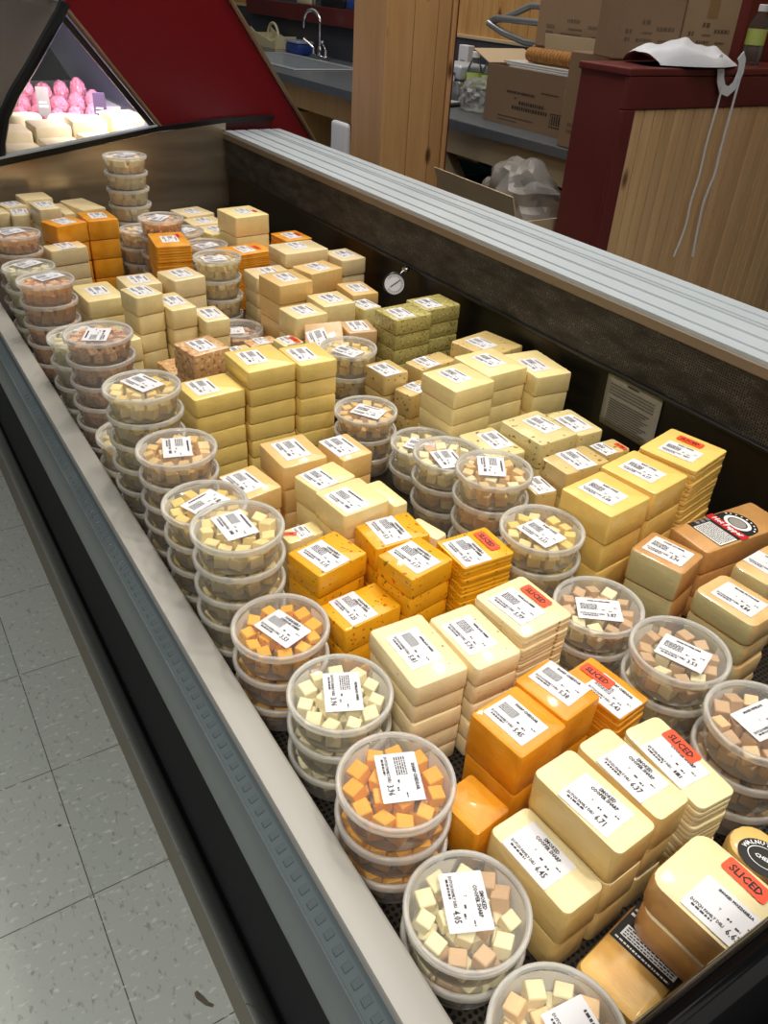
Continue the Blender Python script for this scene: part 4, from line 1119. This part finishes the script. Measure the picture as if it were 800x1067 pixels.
def stack(key, kind, t, where, price='~', sliced=False, sticker=None, base=BED, n=None, lab=True, adj=None):
    x, y, z, w, h, a, lx, ly = BLK[key]
    rnd = random.Random(sum(ord(c) for c in key) * 13)
    if key == 'f0': w = 0.105
    n = n or max(1, round((z - base) / t))
    t = (z - base) / n
    rv, be, word = KIND[kind][1:]
    word = adj or word
    mats = kmats(kind)
    ang = R(a)
    for k in range(n):
        zb = base + (n - 1 - k) * t
        jx, jy, ja = (0, 0, 0) if k == 0 else (rnd.uniform(-0.0012, 0.0012), rnd.uniform(-0.0012, 0.0012), R(rnd.uniform(-0.6, 0.6)))
        grp = 'cheese stacked ' + where if n > 1 else None
        noun = word + (' sliced' if sliced else '')
        wh = where
        if k:
            for p_, r_ in (('with orange sticker', 'under the orange stickered one'), ('with small orange sticker', 'under the small stickered one'), ('with oval black label', 'under the oval labelled one'), ('with black label', 'under the black labelled one'), ('with red banner label', 'under the red banner one'), (', orange sticker', ', under an orange sticker'), (', priced', ', under the one priced')):
                wh = wh.replace(p_, r_)
        lb = ('%s, %s, %s' % (noun, ORD[k], wh)) if n > 1 else '%s %s' % (noun, where)
        if len(lb.replace('.', ' ').split()) > 16: print('LONG', lb)
        tt = t - 0.0006
        if sliced:
            th = thing('sliced_cheese_pack', lb, 'cheese', (x + jx, y + jy, zb), ang + ja, grp)
            ns = 6; st = tt / ns
            for q in range(ns):
                ww, hh = w - rnd.uniform(0.0004, 0.0026), h - rnd.uniform(0.0004, 0.0026)
                me = slab_mesh('cheese_slice', ww, hh, st - 0.0002, mats[:1], rv, min(0.0012, st * 0.3))
                inst('cheese_slice', me, th, (rnd.uniform(-0.0008, 0.0008), rnd.uniform(-0.0008, 0.0008), q * st), (0, 0, R(rnd.uniform(-0.5, 0.5))))
        else:
            me = slab_mesh('cheese_body', w - (0.002 if k else 0), h - (0.002 if k else 0), tt, mats, rv, be, CUT.get(kind), rnd)
            if k == 0:
                th = thing('cheese_block', lb, 'cheese', (x, y, zb), ang, grp)
                inst('cheese_body', me, th)
            else:
                o = inst('cheese_block', me, None, (x + jx, y + jy, zb), (0, 0, ang + ja)); tag(o, lb, 'cheese', grp)
        if k == 0 and lab:
            sc = min(1.0, (h - 0.004) / LW, (w - 0.004) / LH)
            hx, hy = max(0, w / 2 - LH * sc / 2 - 0.001), max(0, h / 2 - LW * sc / 2 - 0.001)
            lx = max(-hx, min(hx, lx)); ly = max(-hy, min(hy, ly))
            head, para = HEADS.get(kind, (['~'], True))
            la = R(-90 + rnd.uniform(-3, 3))
            if price == '~' and y > 0.8: head = ['~']
            add_label(th, lx, ly, tt, la, head, price, para, sc)
            if sticker:
                add_sticker(th, sticker[0], sticker[1], tt + 0.0004, R(-90 + (sticker[2] if len(sticker) > 2 else 0)), sticker[3] if len(sticker) > 3 else min(1.0, (h - 0.003) / 0.043))
    return th
# front right group
stack('B1', 'cooper', 0.045, 'between the orange blocks and the front corner loaf', '6.71')
stack('B2', 'cooper', 0.045, 'beside the SLICED ivory pack, priced 6.37', '6.37')
stack('B3', 'cooper', 0.045, 'left of the tan cube tub, orange sticker', '~', True, (0.016, 0.012))
stack('B4', 'cooper', 0.045, 'against the smoked cube tub, priced 6.45', '6.45')
stack('B5', 'mozz', 0.042, 'lying on the golden smoked loaf', '6.63', False, (0.027, -0.006, -4), base=0.6612)
b6 = stack('B6', 'walnut', 0.047, 'with oval black label in the near right corner', lab=False)
b7 = stack('B7', 'loaf', 0.065, 'with black label by the black rounded end', lab=False)
stack('B8', 'cheddar', 0.060, 'next to the orange cube tub, priced 5.45', '5.45')
stack('B9', 'cheddar', 0.060, 'between priced 5.45 stack and SLICED orange pack', '5.38')
stack('B10', 'cheddar', 0.035, 'with orange sticker beside the smoked cube tubs', '5.43', True, (0.006, 0.016))
stack('oB', 'cheddar', 0.065, 'lying low between orange cube tub and priced 5.45 stack', lab=False)
stack('B11', 'jack', 0.033, 'beside the white cube tub, nearest the front ledge', '5.81')
stack('B12', 'jack', 0.033, 'left of the SLICED cream pack', '5.76')
stack('B13', 'jack', 0.045, 'with orange sticker beside a smoked cube tub', '5.77', True, (0.025, 0.004))
stack('B14', 'habanero', 0.034, 'left of the spotted gold group, near the cube tubs', '5.15')
stack('B15', 'habanero', 0.034, 'at the rear of the spotted gold group', '5.3')
stack('B16', 'habanero', 0.034, 'in the middle of the spotted gold group', '5.17')
stack('B17', 'habanero', 0.040, 'low in front of the spotted gold group', '5.25')
stack('B18', 'habanero', 0.040, 'with orange sticker on spotted gold group', '5.37', True, (0.022, 0.004))
stack('B18c', 'jack', 0.038, 'wedged behind the spotted gold group', lab=False)
# middle left
stack('y1', 'butter', 0.033, 'by the front ledge tubs, leftmost butter yellow', )
stack('y2', 'butter', 0.032, 'in the middle of the butter yellow row')
stack('y3', 'butter', 0.032, 'at the right of the butter yellow row')
stack('t1', 'tan', 0.042, 'in front of the middle butter yellow stack')
stack('t2', 'tan', 0.040, 'beside the dark tan cube tub')
stack('t3', 'tan', 0.040, 'in front of the leftmost butter yellow stack')
stack('wc1', 'white', 0.042, 'in front of the tan blocks')
stack('wc2', 'white', 0.042, 'behind the spotted gold blocks')
stack('B20b', 'white', 0.043, 'tucked beside the pale green cube tub', lab=False)
stack('lw', 'white', 0.040, 'low behind the left spotted gold stack', sticker=(-0.018, 0.004, 60, 0.5))
# far left
FS = dict(lab=True)
stack('a1', 'far', 0.044, 'in the far left corner, small')
stack('a2', 'far', 0.051, 'in the far left corner, tallest')
stack('a3', 'far', 0.044, 'in the far left corner, second row')
stack('a4', 'far', 0.041, 'at the front ledge in far left corner', lab=False)
stack('a5', 'far', 0.052, 'low beside the tallest far left stack', lab=False)
stack('a6', 'far', 0.052, 'against the steel end, left of the tall tub tower', lab=False)
stack('a7', 'far', 0.046, 'against the steel end in far left corner', lab=False)
stack('o1', 'cheddar', 0.051, 'of the far left orange pair')
stack('o2', 'cheddar', 0.051, 'of the far orange pair by the tall tower')
stack('w1', 'far', 0.041, 'in front of the far left orange pair')
stack('b1', 'cheddar', 0.041, 'with orange sticker behind the pale far blocks', sliced=True, sticker=(0.026, 0.028, 0, 0.7))
stack('d1', 'horse', 0.041, 'beside the peach cube tubs at the ledge')
stack('d2', 'horse', 0.041, 'in the middle of the pale green group')
stack('d3', 'far', 0.041, 'behind the pale green group')
stack('d4', 'far', 0.044, 'between pale green group and pale cube tower')
stack('d5', 'horse', 0.044, 'right of the middle pale green stack')
stack('d6', 'horse', 0.039, 'at right end of pale green group')
stack('d8', 'horse', 0.048, 'left behind the bacon cube tub')
stack('e1', 'nut', 0.052, 'behind the butter yellow row')
stack('e2', 'horse', 0.040, 'behind the middle butter yellow stack')
stack('e3', 'nut', 0.042, 'low behind the leftmost butter yellow stack', lab=False)
stack('e4', 'nut', 0.052, 'low in front of the peach shred tub')
stack('e5', 'horse', 0.057, 'with small orange sticker behind butter yellow row', sticker=(0.012, -0.005, 0, 0.8))
# far right
stack('f00a', 'far', 0.050, 'against the steel end, right of the tall tower')
stack('f00b', 'far', 0.048, 'second from the steel end, right side')
stack('f00c', 'white', 0.048, 'left of the far SLICED yellow pack')
stack('f0', 'white', 0.060, 'nearest the far end by the back wall', sticker=(0.03, -0.012, 0, 0.55))
stack('f1', 'cheddar', 0.03, 'left of the far orange pair by the back', sliced=True, sticker=(0.036, 0.0, 0, 0.8))
stack('f2', 'cheddar', 0.03, 'right of the far orange pair by the back', sliced=True, sticker=(0.022, 0.0, 0, 0.8))
stack('f14', 'cheddar', 0.05, 'low in front of the far SLICED orange packs')
stack('f3', 'far', 0.037, 'in front of the far SLICED orange packs')
stack('f4', 'far', 0.042, 'closest to the back wall, left of thermometer')
stack('f5', 'tan', 0.055, 'in front of the far pale stack')
stack('f6', 'tan', 0.046, 'right of the pale yellow cube tower')
stack('f7', 'far', 0.039, 'behind the tan stack by the cube tower')
stack('f8', 'horse', 0.052, 'in front of the tan blocks, left one')
stack('f9', 'horse', 0.052, 'in front of the tan blocks, right one')
stack('f10', 'tan', 0.034, 'low below the thermometer')
stack('f11', 'dill', 0.047, 'low left of the green herb blocks')
stack('f13', 'pink', 0.045, 'left of the green herb blocks')
stack('g1', 'pesto', 0.035, 'left green herb column')
stack('g2', 'pesto', 0.035, 'right green herb column near the back')
# leaning pinkish pack
x, y, z, w, h, a, lx, ly = BLK['f12']
sup = inst('cheese_block', slab_mesh('cheese_body', 0.082, 0.066, 0.085, kmats('pink'), 0.006, 0.003), None, (0.796, 1.452, BED), (0, 0, 0)); tag(sup, 'pinkish tan block lying flat under the leaning one', 'cheese')
th = thing('cheese_block', 'pinkish tan block leaning askew behind the yellow cube tub', 'cheese', (0.796, 1.452, BED + 0.107))
th.rotation_euler = (R(24), R(-8), R(-28))
inst('cheese_body', slab_mesh('cheese_body', 0.082, 0.080, 0.026, kmats('pink'), 0.005, 0.003), th)
add_label(th, -0.012, -0.008, 0.026, R(-75), ['~'], '~', True)
# middle right
stack('h1', 'peppertan', 0.040, 'low in front of the green herb blocks')
stack('h2', 'peppertan', 0.043, 'right of the yellow cube tub')
stack('h3', 'peppertan', 0.052, 'low left of the pale yellow blocks')
stack('m1', 'white', 0.035, 'leftmost of the pale yellow row')
stack('m2', 'white', 0.035, 'in the middle of the pale yellow row')
stack('m3', 'white', 0.041, 'of the pale yellow row by the back wall')
stack('m4', 'peppertan', 0.050, 'behind the pale yellow row at the back wall')
stack('n1', 'pepper', 0.048, 'in the middle of the pepper flecked row')
stack('n2', 'pepper', 0.047, 'of the pepper flecked row by the back wall')
stack('n3', 'pepper', 0.042, 'behind the three cube tubs')
stack('p1', 'peppertan', 0.048, 'behind the first bright yellow stack')
stack('p2', 'peppertan', 0.048, 'with orange sticker below the notice sheet', sticker=(0.018, -0.008, 0, 0.55))
stack('p3', 'peppertan', 0.058, 'beside the beige cube tub', lab=True)
stack('s1', 'swiss', 0.048, 'left of the bright yellow row', '5.68')
stack('s2', 'swiss', 0.048, 'in the middle of the bright yellow row', '6.17')
stack('s3', 'swiss', 0.048, 'with orange sticker by the back wall', '~', True, (0.029, 0.004))
hp = stack('hp', 'hotloaf', 0.042, 'with red banner label by the back wall', lab=False)
stack('hp1', 'smoke', 0.050, 'in front of the red banner loaf', '5.74')
stack('mz1', 'prov', 0.036, 'behind the smoked cube tub, priced 4.84', '4.84')
stack('mz2', 'prov', 0.048, 'right of the red banner loaf')

# --- printed loaf labels
def arc_text(bm, text, r, a0, a1, size, mi, ex=1.0, bold=0.0002):
    n = len(text)
    for i, ch in enumerate(text):
        a = R(a0 + (a1 - a0) * i / max(1, n - 1))
        text_bm(bm, ch, r * math.cos(a) * ex, r * math.sin(a), size, mi, bold, a - PI / 2, 'CENTER')
def ellipse(bm, cx, cy, rx, ry, mi, z, n=36):
    vs = [bm.verts.new((cx + rx * math.cos(2 * PI * k / n), cy + ry * math.sin(2 * PI * k / n), z)) for k in range(n)]
    f = bm.faces.new(vs); f.material_index = mi
def ringm(bm, cx, cy, rx, ry, k, mi, z, n=36):
    A = [bm.verts.new((cx + rx * math.cos(2 * PI * q / n), cy + ry * math.sin(2 * PI * q / n), z)) for q in range(n)]
    B = [bm.verts.new((cx + rx * k * math.cos(2 * PI * q / n), cy + ry * k * math.sin(2 * PI * q / n), z)) for q in range(n)]
    for q in range(n):
        f = bm.faces.new((A[q], A[(q + 1) % n], B[(q + 1) % n], B[q])); f.material_index = mi
# hot pepper label: text baseline runs along -Y of the loaf, its top towards +X
def hot_label(parent, tz):
    bm = bmesh.new()
    quad(bm, -0.030, 0.030, -0.050, 0.018, 0, 0.0)
    ellipse(bm, 0, 0.020, 0.0295, 0.022, 0, 0.00002)
    me = bpy.data.meshes.new('label'); bm.to_mesh(me); bm.free(); me.materials.append(BLACKINK)
    l = inst('label', me, parent, (-0.004, 0.0, tz + 0.0005), (0, 0, R(-90)), (1.06, 1.06, 1)); l['label'] = 'black label with round emblem and red banner'
    bm = bmesh.new(); rn = random.Random(3)
    ringm(bm, 0, 0.018, 0.021, 0.0155, 0.72, 1, 0.0004)
    ellipse(bm, 0, 0.018, 0.0135, 0.0095, 3, 0.0004)
    for k in range(9):
        a = R(165 - 150 * k / 8)
        q = [(0.0262 * math.cos(a) , 0.018 + 0.0195 * math.sin(a))]
        dx = 0.0013
        quad(bm, q[0][0] - dx, q[0][0] + dx, q[0][1] - 0.0012, q[0][1] + 0.0012, 1, 0.0004)
    quad(bm, -0.0335, 0.0335, -0.010, 0.0035, 2, 0.0006)
    text_bm(bm, 'Hot Pepper', 0, -0.0062, 0.0120, 1, 0.0004, 0, 'CENTER', 0.15, 0.0010, 0.92)
    quad(bm, -0.020, 0.029, -0.049, -0.016, 1, 0.0004)
    for k in range(9): dashes(bm, -0.018, 0.027, -0.0195 - k * 0.0034, 0.0015, rn, 0, 0.0008)
    for k in range(3): dashes(bm, -0.029, -0.022, -0.018 - k * 0.010, 0.006, rn, 3, 0.0005)
    me = bpy.data.meshes.new('print'); bm.to_mesh(me); bm.free()
    for m_ in (BLACKINK, WHITEINK, REDINK, GREYINK): me.materials.append(m_)
    inst('print', me, l, (0, 0, 0.0))
hot_label(hp, BLK['hp'][2] - BED - 0 * 0.0006 if False else (BLK['hp'][2] - BED) / max(1, round((BLK['hp'][2] - BED) / 0.042)) - 0.0006)
def loaf_label(parent, tz):
    bm = bmesh.new(); quad(bm, -0.032, 0.032, -0.024, 0.024)
    me = bpy.data.meshes.new('label'); bm.to_mesh(me); bm.free(); me.materials.append(BLACKINK)
    l = inst('label', me, parent, (0.022, -0.001, tz + 0.0005), (0, 0, R(-90))); l['label'] = 'black label with white text panel'
    bm = bmesh.new(); rn = random.Random(6)
    quad(bm, -0.026, 0.030, -0.016, -0.003, 1, 0.0004)
    for k in range(4): dashes(bm, -0.024, 0.028, -0.0062 - k * 0.0029, 0.0013, rn, 0, 0.0008)
    quad(bm, -0.018, 0.030, 0.000, 0.020, 3, 0.0004)
    for k in range(6): dashes(bm, -0.016, 0.028, 0.016 - k * 0.003, 0.0013, rn, 0, 0.0008)
    dashes(bm, -0.030, -0.021, 0.013, 0.003, rn, 1, 0.0006); dashes(bm, -0.030, -0.021, 0.007, 0.003, rn, 1, 0.0006)
    dashes(bm, -0.028, 0.028, -0.0215, 0.0018, rn, 1, 0.0006)
    me = bpy.data.meshes.new('print'); bm.to_mesh(me); bm.free()
    for m_ in (BLACKINK, WHITEINK, REDINK, GREYINK): me.materials.append(m_)
    inst('print', me, l)
loaf_label(b7, 0.0645 - 0.0006)
def oval_label(parent, tz):
    bm = bmesh.new(); ellipse(bm, 0, 0, 0.026, 0.020, 0, 0)
    me = bpy.data.meshes.new('label'); bm.to_mesh(me); bm.free(); me.materials.append(BLACKINK)
    l = inst('label', me, parent, (-0.004, -0.008, tz + 0.0005), (0, 0, R(-70))); l['label'] = 'oval black label with white lettering'
    bm = bmesh.new(); arc_text(bm, 'WALNUT CREEK', 0.0142, 168, 12, 0.0062, 1, 1.32)
    ringm(bm, 0, 0, 0.0172, 0.0118, 0.94, 1, 0)
    text_bm(bm, 'CHEESE', 0, -0.003, 0.0058, 1, 0.0002, 0, 'CENTER')
    me = bpy.data.meshes.new('print'); bm.to_mesh(me); bm.free()
    for m_ in (BLACKINK, WHITEINK): me.materials.append(m_)
    inst('print', me, l, (0, 0, 0.0006))
oval_label(b6, (BLK['B6'][2] - BED) / 2 - 0.0006)

# ================================================================== STOCK: TUBS OF CUBES
TH = 0.0440; PITCH = 0.0410
def tub_meshes():
    b = MB(); b.lathe([(0, 0.0006), (0.0455, 0.0), (0.0475, 0.0012), (0.0485, 0.004), (0.0545, 0.0345), (0.0562, 0.0352), (0.0570, 0.0362)], 40)
    bowl = b.mesh('bowl', P_BOWL, 50)
    b = MB()
    b.lathe([(0.0572, 0.0355), (0.0586, 0.0362), (0.0588, 0.0415), (0.0582, 0.0434), (0.0568, 0.0440), (0.0548, 0.0438), (0.0536, 0.0428), (0.0530, 0.0405)], 48, 0)
    b.lathe([(0.0530, 0.0405), (0.0520, 0.0400), (0.0, 0.0400)], 48, 1)
    bmesh.ops.remove_doubles(b.bm, verts=b.bm.verts[:], dist=1e-6)
    lid = b.mesh('lid', [P_RIM, P_LID], 50)
    return bowl, lid
BOWL, LID = tub_meshes()
def cube_mesh(mat, seed, s=0.0190):
    rn = random.Random(seed)
    b = MB(); b.box(-s / 2, s / 2, -s / 2, s / 2, -s / 2, s / 2, 0.0012, 1)
    k = [rn.uniform(0.84, 1.05), rn.uniform(0.84, 1.05), rn.uniform(0.84, 1.0)]
    sh = rn.uniform(-0.14, 0.14)
    for v in b.bm.verts:
        v.co.x = v.co.x * k[0] + v.co.z * sh; v.co.y *= k[1]; v.co.z *= k[2]
    return b.mesh('cheese_cube', mat, 30)
_cm = {}
def cube_meshes(m):
    if m not in _cm: _cm[m] = [cube_mesh(CH[m], 3 + q) for q in range(3)]
    return _cm[m]
def cube_spots(rn, full=True):
    out = []
    for lay, zc in enumerate((0.0123, 0.0281)):
        rad = 0.0355 if lay == 0 else 0.0395
        nr = 10 if lay == 0 else 11
        a0 = rn.uniform(0, 2 * PI)
        for k in range(nr):
            a = a0 + 2 * PI * k / nr + rn.uniform(-0.07, 0.07)
            tl = 0.09 if lay == 0 else 0.26
            out.append((rad * math.cos(a), rad * math.sin(a), zc + rn.uniform(-0.0004, 0.0003), rn.uniform(-tl, tl), rn.uniform(-tl, tl), a + rn.uniform(-0.8, 0.8)))
        ni = 4 if lay == 0 else 5
        if full or lay == 1:
            a0 = rn.uniform(0, 2 * PI); ri = 0.0135 if lay == 0 else 0.0170
            for k in range(ni):
                a = a0 + 2 * PI * k / ni
                out.append((ri * math.cos(a), ri * math.sin(a), zc + rn.uniform(-0.0004, 0.0003), rn.uniform(-0.09, 0.09), rn.uniform(-0.09, 0.09), rn.uniform(0, 3)))
    return out
def build_tub(label, loc, rz, sz, mix, rn, grp, detail):
    t = thing('cheese_tub', label, 'tub', loc, rz, grp)
    inst('bowl', BOWL, t, None, None, (1, 1, sz)); inst('lid', LID, t, None, None, (1, 1, sz))
    sp = cube_spots(rn, detail > 1)
    if detail == 0:
        bm = bmesh.new()
        for (x, y, z, a, b_, c) in sp:
            me = rn.choice(cube_meshes(mix[0])); n0 = len(bm.verts); bm.from_mesh(me); bm.verts.ensure_lookup_table()
            M = Matrix.Translation((x, y, z * sz)) @ Euler((a, b_, c)).to_matrix().to_4x4()
            for v in bm.verts[n0:]: v.co = M @ v.co
        me = bpy.data.meshes.new('cheese_cubes'); bm.to_mesh(me); bm.free(); me.materials.append(CH[mix[0]])
        o = inst('cheese_cubes', me, t); o['kind'] = 'stuff'
    else:
        for (x, y, z, a, b_, c) in sp:
            inst('cheese_cube', rn.choice(cube_meshes(rn.choice(mix))), t, (x, y, z * sz), (a, b_, c), (0.9, 0.9, 0.9) if z > 0.02 else (0.98, 0.98, 0.98))
    return t
def tubs(key, mix, desc, where, price='~', head=('~',), para=True, nvis=None):
    x, y, z, lx, ly, la = TUB[key]
    rn = random.Random(sum(ord(c) for c in key) * 31 + 5)
    n = max(1, round((z - BED - 0.003) / 0.0425))
    p = (z - BED - 0.003) / n; sz = p / PITCH
    for k in range(n):
        zb = BED + (n - 1 - k) * p + 0.0002 * (n - k)
        jx, jy = (0, 0) if k == 0 else (rn.uniform(0, 0.0008) if x < 0.32 else rn.uniform(-0.002, 0.002), rn.uniform(-0.0005, 0.0005))
        lb = 'tub of %s, %s, %s' % (desc, ORD[k], where) if n > 1 else 'tub of %s %s' % (desc, where)
        if len(lb.replace('.', ' ').split()) > 16: print('LONG', lb)
        far = y > 1.45
        det = (2 if k == 0 else 1) if not far else (1 if k == 0 else 0)
        t = build_tub(lb, (x + jx, y + jy, zb), rn.uniform(0, 6.28) if k else 0.0, sz, mix, rn, 'tubs stacked ' + where if n > 1 else None, det)
        if k == 0 and la is not None:
            add_label(t, lx, ly, 0.0402 * sz, R(la), list(head), price, para, 0.98)
tubs('T1', ['cubegold'], 'spotted gold cubes', 'in the front ledge row, before the white cubes', '3.53', ('HABANERO', 'CHEDDAR CHEESE'))
tubs('T2', ['cream'], 'white cubes', 'in the front ledge row', '3.96', ('PEPPER JACK CHEESE',))
tubs('T3', ['cubeorange'], 'orange cubes', 'in the front ledge row', '3.96', ('SHARP CHEDDAR',))
tubs('T4', ['cream', 'cream', 'cream', 'mixbrown'], 'smoked cream cubes', 'nearest the orange cubes, front corner', '4.05', ('SMOKED', 'COOPER SHARP'), False)
tubs('T5', ['cream', 'cream', 'peach'], 'cream cubes', 'at the very front corner, cut by the frame', '~', ('~',), False)
tubs('T6', ['white'], 'pale yellow cubes', 'next behind the spotted gold cubes')
tubs('T7', ['butter'], 'butter yellow cubes', 'partly behind another lid, front ledge row')
tubs('T8', ['peach', 'tan'], 'peach cubes', 'beside the tan blocks, front ledge row')
tubs('T9', ['white', 'butter'], 'creamy yellow cubes', 'beside the leftmost butter yellow blocks')
tubs('TX', ['white'], 'pale cubes', 'lower, between creamy yellow and bacon cubes')
tubs('T10', ['bacon'], 'pinkish bacon cubes', 'in the front ledge row')
tubs('T11', ['greenw'], 'pale green cubes', 'just behind the bacon cubes')
tubs('T12', ['peporange'], 'peach orange cubes', 'beside the pale green blocks, ledge row')
tubs('T13', ['greenw'], 'pale cubes', 'behind the peach orange cubes, ledge row')
tubs('T14', ['peporange'], 'orange cubes', 'far left, farthest in the ledge row')
tubs('T15', ['cream', 'peach'], 'beige cubes', 'forming the tall tower at the steel end')
tubs('T16', ['peporange'], 'orange shreds', 'in front of the tall tower')
tubs('T17', ['peach'], 'pale tan cubes', 'left, behind the SLICED orange pack')
tubs('T17b', ['peach'], 'pale tan cubes', 'right, behind the SLICED orange pack')
tubs('T18', ['white'], 'pale yellow cubes', 'forming the tower beside the tan blocks')
tubs('T18a', ['pink'], 'pinkish cubes', 'behind the pale yellow cube tower')
tubs('T19', ['bacon'], 'pinkish cubes', 'low in front of the pale yellow tower')
tubs('T20', ['butter', 'white'], 'yellow cubes', 'right of the butter yellow row')
tubs('T21', ['tan'], 'tan cubes', 'beside the tan blocks, mid case')
tubs('T22', ['greenw', 'white'], 'pale green cubes', 'leftmost of the three mid case tubs')
tubs('T23', ['cream', 'mixbrown'], 'cream and tan cubes', 'middle of the three mid case tubs')
tubs('T24', ['peach', 'tan', 'cream'], 'beige cubes', 'rightmost of the three mid case tubs')
tubs('T25', ['white', 'butter'], 'bright yellow cubes', 'left of the bright yellow blocks', '3.53', ('BABY SWISS',))
tubs('T26', ['cream', 'mixbrown'], 'brown rimmed cubes', 'right of the SLICED cream pack', '3.87', ('SMOKED HOT PEPPER CHEESE',))
tubs('T27', ['mixbrown', 'cream'], 'smoked brown cubes', 'beside the SLICED orange pack', '3.53', ('SMOKED HOT PEPPER CHEESE',))
tubs('T28', ['peach', 'mixbrown'], 'peppered tan cubes', 'at the right edge of view', '~', ('SMOKED PEPPER JACK',), False)

# ================================================================== LIGHT
def area(name, loc, target, size, power, col=(1, 1, 1), shape='DISK', spread=180):
    l = bpy.data.lights.new(name, 'AREA'); l.shape = shape; l.size = size; l.energy = power; l.color = col; l.spread = R(spread)
    o = bpy.data.objects.new(name, l); COL.objects.link(o); o.location = loc
    d = Vector(target) - Vector(loc); o.rotation_euler = d.to_track_quat('-Z', 'Y').to_euler()
    return o
WARM = (1.0, 0.93, 0.82)
area('ceiling_lamp', (1.25, 1.30, 2.75), (0.72, 0.9, 0.6), 0.14, 5.0, WARM, spread=100)
area('ceiling_lamp', (1.25, 2.5, 2.75), (0.75, 2.1, 0.6), 0.14, 5.0, WARM, spread=100)
area('ceiling_lamp', (1.0, -0.25, 2.75), (0.6, 0.5, 0.6), 0.14, 5.0, WARM, spread=100)
area('ceiling_panel', (1.45, 0.8, 3.1), (0.85, 0.9, 0.3), 1.5, 19.5, (1.0, 0.955, 0.88), 'SQUARE')
area('ceiling_panel', (1.6, 2.2, 3.1), (0.9, 2.1, 0.4), 1.1, 11, (1.0, 0.955, 0.88), 'SQUARE')
area('ceiling_panel', (2.0, 3.6, 3.1), (2.3, 3.8, 0), 1.5, 34, (1.0, 0.95, 0.88), 'SQUARE')
area('aisle_lamp', (-0.75, -0.65, 3.0), (-0.15, 0.25, 0), 0.35, 10, (1.0, 0.98, 0.94), 'SQUARE', spread=80)
a_ = area('aisle_strip', (-0.6, 1.9, 3.0), (-0.6, 1.9, 0), 0.09, 5.0, (1.0, 0.98, 0.95), 'RECTANGLE'); a_.data.size_y = 1.3
area('deli_lamp_and_fill', (0.86, 2.875, 1.12), (0.58, 3.3, 0.82), 0.09, 3.2, (0.96, 0.86, 1.0), 'SQUARE')  # added fill light, hidden behind the end panel to brighten the block faces
area('deli_lamp_and_fill', (0.72, 3.30, 1.20), (0.98, 3.45, 0.92), 0.16, 7, (0.93, 0.86, 1.0), 'SQUARE')
w = bpy.data.worlds.new('store_ambient'); SC.world = w; w.use_nodes = True
N = w.node_tree.nodes; L = w.node_tree.links; bg = N['Background']
tc = N.new('ShaderNodeTexCoord'); sp = N.new('ShaderNodeSeparateXYZ'); L.new(tc.outputs['Generated'], sp.inputs[0])
cr = ramp(N, L, sp.outputs['Z'], [(0.0, (0.02, 0.02, 0.022, 1)), (0.25, (0.05, 0.05, 0.05, 1)), (0.9, (0.42, 0.42, 0.40, 1))])
L.new(cr, bg.inputs['Color']); bg.inputs['Strength'].default_value = 1.0

# ================================================================== CAMERA
cam = bpy.data.cameras.new('camera'); co = bpy.data.objects.new('camera', cam); COL.objects.link(co)
cam.sensor_fit = 'VERTICAL'; cam.sensor_height = 24.0; cam.lens = 834.266 * 24.0 / 1067.0
cam.clip_start = 0.02
M = Matrix.Rotation(R(-33.96875), 4, 'Z') @ Matrix.Rotation(R(56.28598), 4, 'X') @ Matrix.Rotation(R(3.67989), 4, 'Z')
co.matrix_world = Matrix.Translation((0, 0, 1.374)) @ M
SC.camera = co
vs = SC.view_settings
vs.view_transform = 'Standard'; vs.look = 'None'; vs.gamma = 1.0; vs.exposure = -0.12; vs.use_curve_mapping = False
SC.cycles.transparent_max_bounces = 40
SC.cycles.max_bounces = 8
SC.cycles.caustics_reflective = False; SC.cycles.caustics_refractive = False
